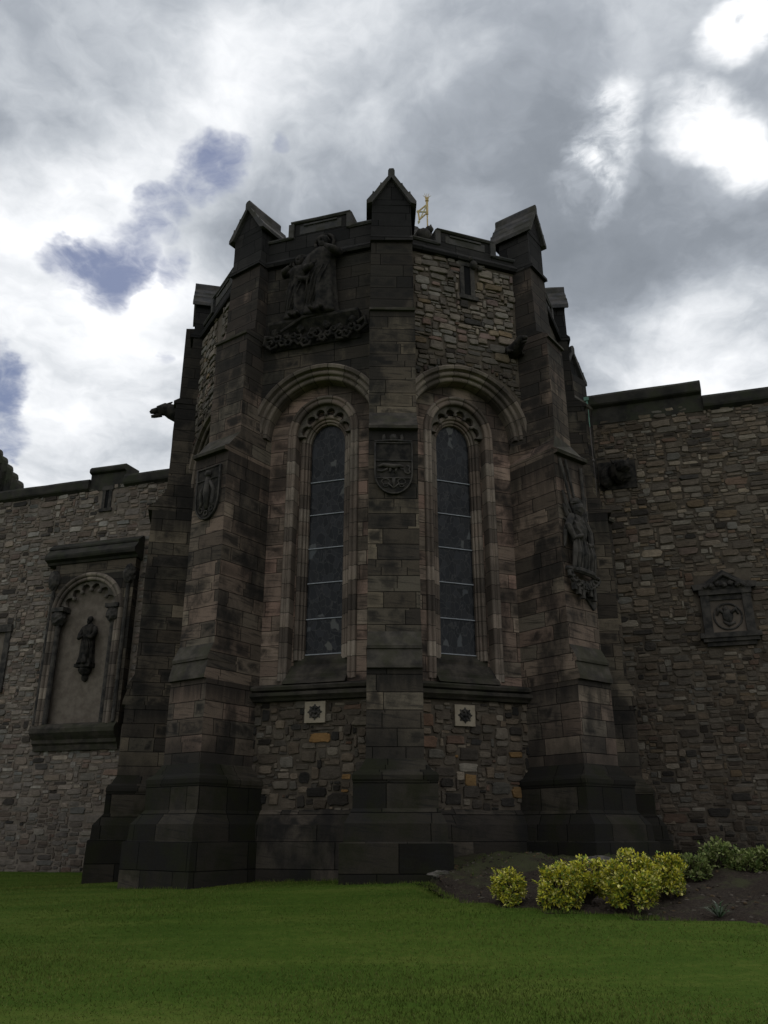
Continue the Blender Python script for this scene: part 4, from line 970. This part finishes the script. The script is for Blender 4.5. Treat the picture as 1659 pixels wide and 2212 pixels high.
# ------------------------------------------------------------------ planting
def leaf(mb, p, d, up, L, wd, col, fold=.25):
    s_ = d.cross(up); s_ = s_.normalized() if s_.length > 1e-4 else Vector((1, 0, 0)); nn = s_.cross(d).normalized()
    pts = [p, p+d*L*.45+s_*wd+nn*wd*fold, p+d*L, p+d*L*.45-s_*wd+nn*wd*fold, p+d*L*.5]
    mb.add(pts, [(0, 1, 2, 4), (0, 4, 2, 3)]); mb.tint += [col]*5
def shrub(px, py, hpx, wpx, label, seed, cols, group, name='golden_shrub', n=2600, fn=bz, L=.055):
    base = ground_hit(px, py, fn); dist = base.y*1.02; s1 = dist/FP; wd, hh = wpx*s1/2, hpx*s1
    rng = random.Random(seed); t = thing(name, base, label, 'shrub' if 'shrub' in name else 'plant', group)
    mb = MB(); mb.tint = []; st = MB(); lobes = []
    for k in range(22):
        zf = rng.uniform(.16, .80); lim = math.sqrt(max(.08, 1-((zf-.42)/.55)**2)); a = k*2.4; rr = wd*.72*lim*rng.uniform(.75, 1.05)
        lobes.append((base+Vector((rr*math.cos(a), rr*math.sin(a), hh*zf)), wd*rng.uniform(.17, .30), hh*rng.uniform(.11, .19)))
    for k in range(8):
        a = rng.uniform(0, 6.28); rr = wd*rng.uniform(.1, .8); zf = .95-.35*(rr/wd)**2
        lobes.append((base+Vector((rr*math.cos(a), rr*math.sin(a), hh*zf)), wd*.09, hh*.13))
    for c, r, h_ in lobes:
        st.tube([base+Vector((rng.uniform(-.04, .04), rng.uniform(-.04, .04), -.05)), base+(c-base)*.5+Vector((0, 0, -.05*hh)), c], [.022, .015, .008], 6)
    wts = [r*r for _, r, _ in lobes]
    for _ in range(n):
        c, r, h_ = rng.choices(lobes, wts)[0]
        d = Vector((rng.gauss(0, 1), rng.gauss(0, 1), rng.gauss(.1, 1))).normalized(); q = rng.uniform(.6, 1.1)
        p = c+Vector((d.x*r*q, d.y*r*q, d.z*h_*q))
        if p.z < base.z+.04: continue
        dd = (d*.8+Vector((rng.gauss(0, .5), rng.gauss(0, .5), .35+rng.gauss(0, .45)))).normalized()
        w = [c_[1]*(1.6 if i < 2 and p.z > base.z+hh*.55 else 1) for i, c_ in enumerate(cols)]
        col = rng.choices([c_[0] for c_ in cols], w)[0]; f = rng.uniform(.7, 1.25); ll = L*rng.uniform(.7, 1.35)
        leaf(mb, p, dd, Vector((rng.gauss(0, .4), rng.gauss(0, .4), 1)), ll, ll*.33, tuple(k*f for k in col))
    for k in range(26 if 'golden' in name else 8):
        a = rng.uniform(0, 6.28); zf = rng.uniform(.3, .9); rr = wd*.85*math.sqrt(max(.1, 1-((zf-.42)/.56)**2)); p0 = base+Vector((rr*math.cos(a), rr*math.sin(a), hh*zf))
        d = (Vector((math.cos(a)*.7, math.sin(a)*.7, .5+zf*.6))+Vector((rng.gauss(0, .3), rng.gauss(0, .3), 0))).normalized(); ln_ = hh*rng.uniform(.14, .28)
        st.tube([p0-d*ln_, p0+d*ln_], [.006, .003], 4)
        for q in range(16):
            dd = (d+Vector((rng.gauss(0, .7), rng.gauss(0, .7), rng.gauss(0, .5)))).normalized(); f = rng.uniform(.8, 1.25); ll = L*rng.uniform(.6, 1.1)
            leaf(mb, p0+d*ln_*rng.uniform(-.3, 1.), dd, Vector((0, 0, 1)), ll, ll*.33, tuple(c_*f for c_ in rng.choice(cols[:3])[0]))
    mb.build('foliage', 'leaf', t); st.build('stems', 'bark', t)
    return t
GOLD = [((.56, .51, .05), 3.4), ((.68, .62, .20), 1.6), ((.36, .40, .05), 2.4), ((.17, .24, .045), 1.9), ((.07, .11, .022), .7)]
GREEN = [((.15, .19, .05), 2), ((.23, .26, .09), 1.8), ((.08, .115, .032), 2.2), ((.31, .32, .15), .8)]
gg = 'golden shrubs in the bed'
shrub(1100, 1957, 62, 74, 'smallest golden shrub, standing alone nearest the middle buttress', 101, GOLD, gg, n=2500)
shrub(1214, 1967, 80, 96, 'round golden shrub second from the left at the lawn edge', 102, GOLD, gg, n=4200)
shrub(1268, 1930, 72, 98, 'golden shrub half hidden at the back between its two larger neighbours', 103, GOLD, gg, n=3800)
shrub(1368, 1974, 106, 116, 'largest golden shrub, tallest of the bed with twigs sticking up', 104, GOLD, gg, n=6000)
shrub(1440, 1942, 78, 94, 'golden shrub behind the largest one, at the right end of the row', 105, GOLD, gg, n=4200)
for i, (px, py, h_, w_, lab) in enumerate(((1498, 1905, 46, 74, 'low pale green leafy plant touching the last golden shrub'), (1560, 1908, 62, 78, 'taller pale green leafy plant in the middle of the green row'), (1612, 1912, 48, 66, 'low green leafy plant right of the tallest green one'), (1668, 1910, 54, 70, 'green leafy plant cut by the right edge of the view'))):
    shrub(px, py, h_, w_, lab, 120+i, GREEN, 'green leafy plants in the bed', 'leafy_plant', n=1100, L=.075)
shrub(1645, 1848, 22, 44, 'tiny orange yellow plant at the foot of the right wall', 131, [((.40, .27, .03), 3), ((.15, .16, .04), 2)], None, 'flowering_plant', n=260, L=.05)
base = ground_hit(1555, 1983, bz); mb = MB(); mb.tint = []; rng = random.Random(140)
for k in range(34):
    a = rng.uniform(0, 6.28); L_ = rng.uniform(.22, .42); el = rng.uniform(.5, 1.3); d = Vector((math.cos(a)*math.cos(el), math.sin(a)*math.cos(el), math.sin(el)))
    p1 = base+d*L_*.6; p2 = p1+(d+Vector((math.cos(a)*.5, math.sin(a)*.5, -.7))).normalized()*L_*.45; s_ = Vector((-math.sin(a), math.cos(a), 0))*.011
    mb.add([base-s_, base+s_, p1+s_, p1-s_, p2], [(0, 1, 2, 3), (3, 2, 4)]); c = (.05, .085, .04) if rng.random() < .75 else (.20, .23, .18); mb.tint += [c]*5
tag(mb.build('grassy_tuft', 'leaf'), 'small dark spiky tuft of strap leaves in bare soil at the lower right', 'plant')
# rocks showing at the top of the bed
rng = random.Random(150)
for i, (px, py, r_, lab) in enumerate(((952, 1890, .16, 'pale flat rock where the lawn meets the middle buttress base'), (1150, 1868, .34, 'low dark rock in the soil behind the smallest golden shrub'), (1290, 1862, .26, 'low grey rock between the back golden shrubs and the right buttress'))):
    p = ground_hit(px, py, bz); mb = MB(); nu, nv = 16, 10; rings = []
    for a in range(nv+1):
        ph = math.pi*(a+.02)/(nv+.04); rg = []
        for b in range(nu):
            t = 2*math.pi*b/nu; k = 1+.18*math.sin(3*t+i)+.12*math.sin(5*ph+2*t)+rng.uniform(-.06, .06)
            rg.append(p+Vector((r_*1.5*k*math.sin(ph)*math.cos(t), r_*k*math.sin(ph)*math.sin(t), -r_*.45*k*math.cos(ph))))
        rings.append(rg)
    mb.loft(rings); tag(mb.build('rock', 'rock'), lab, 'rock')
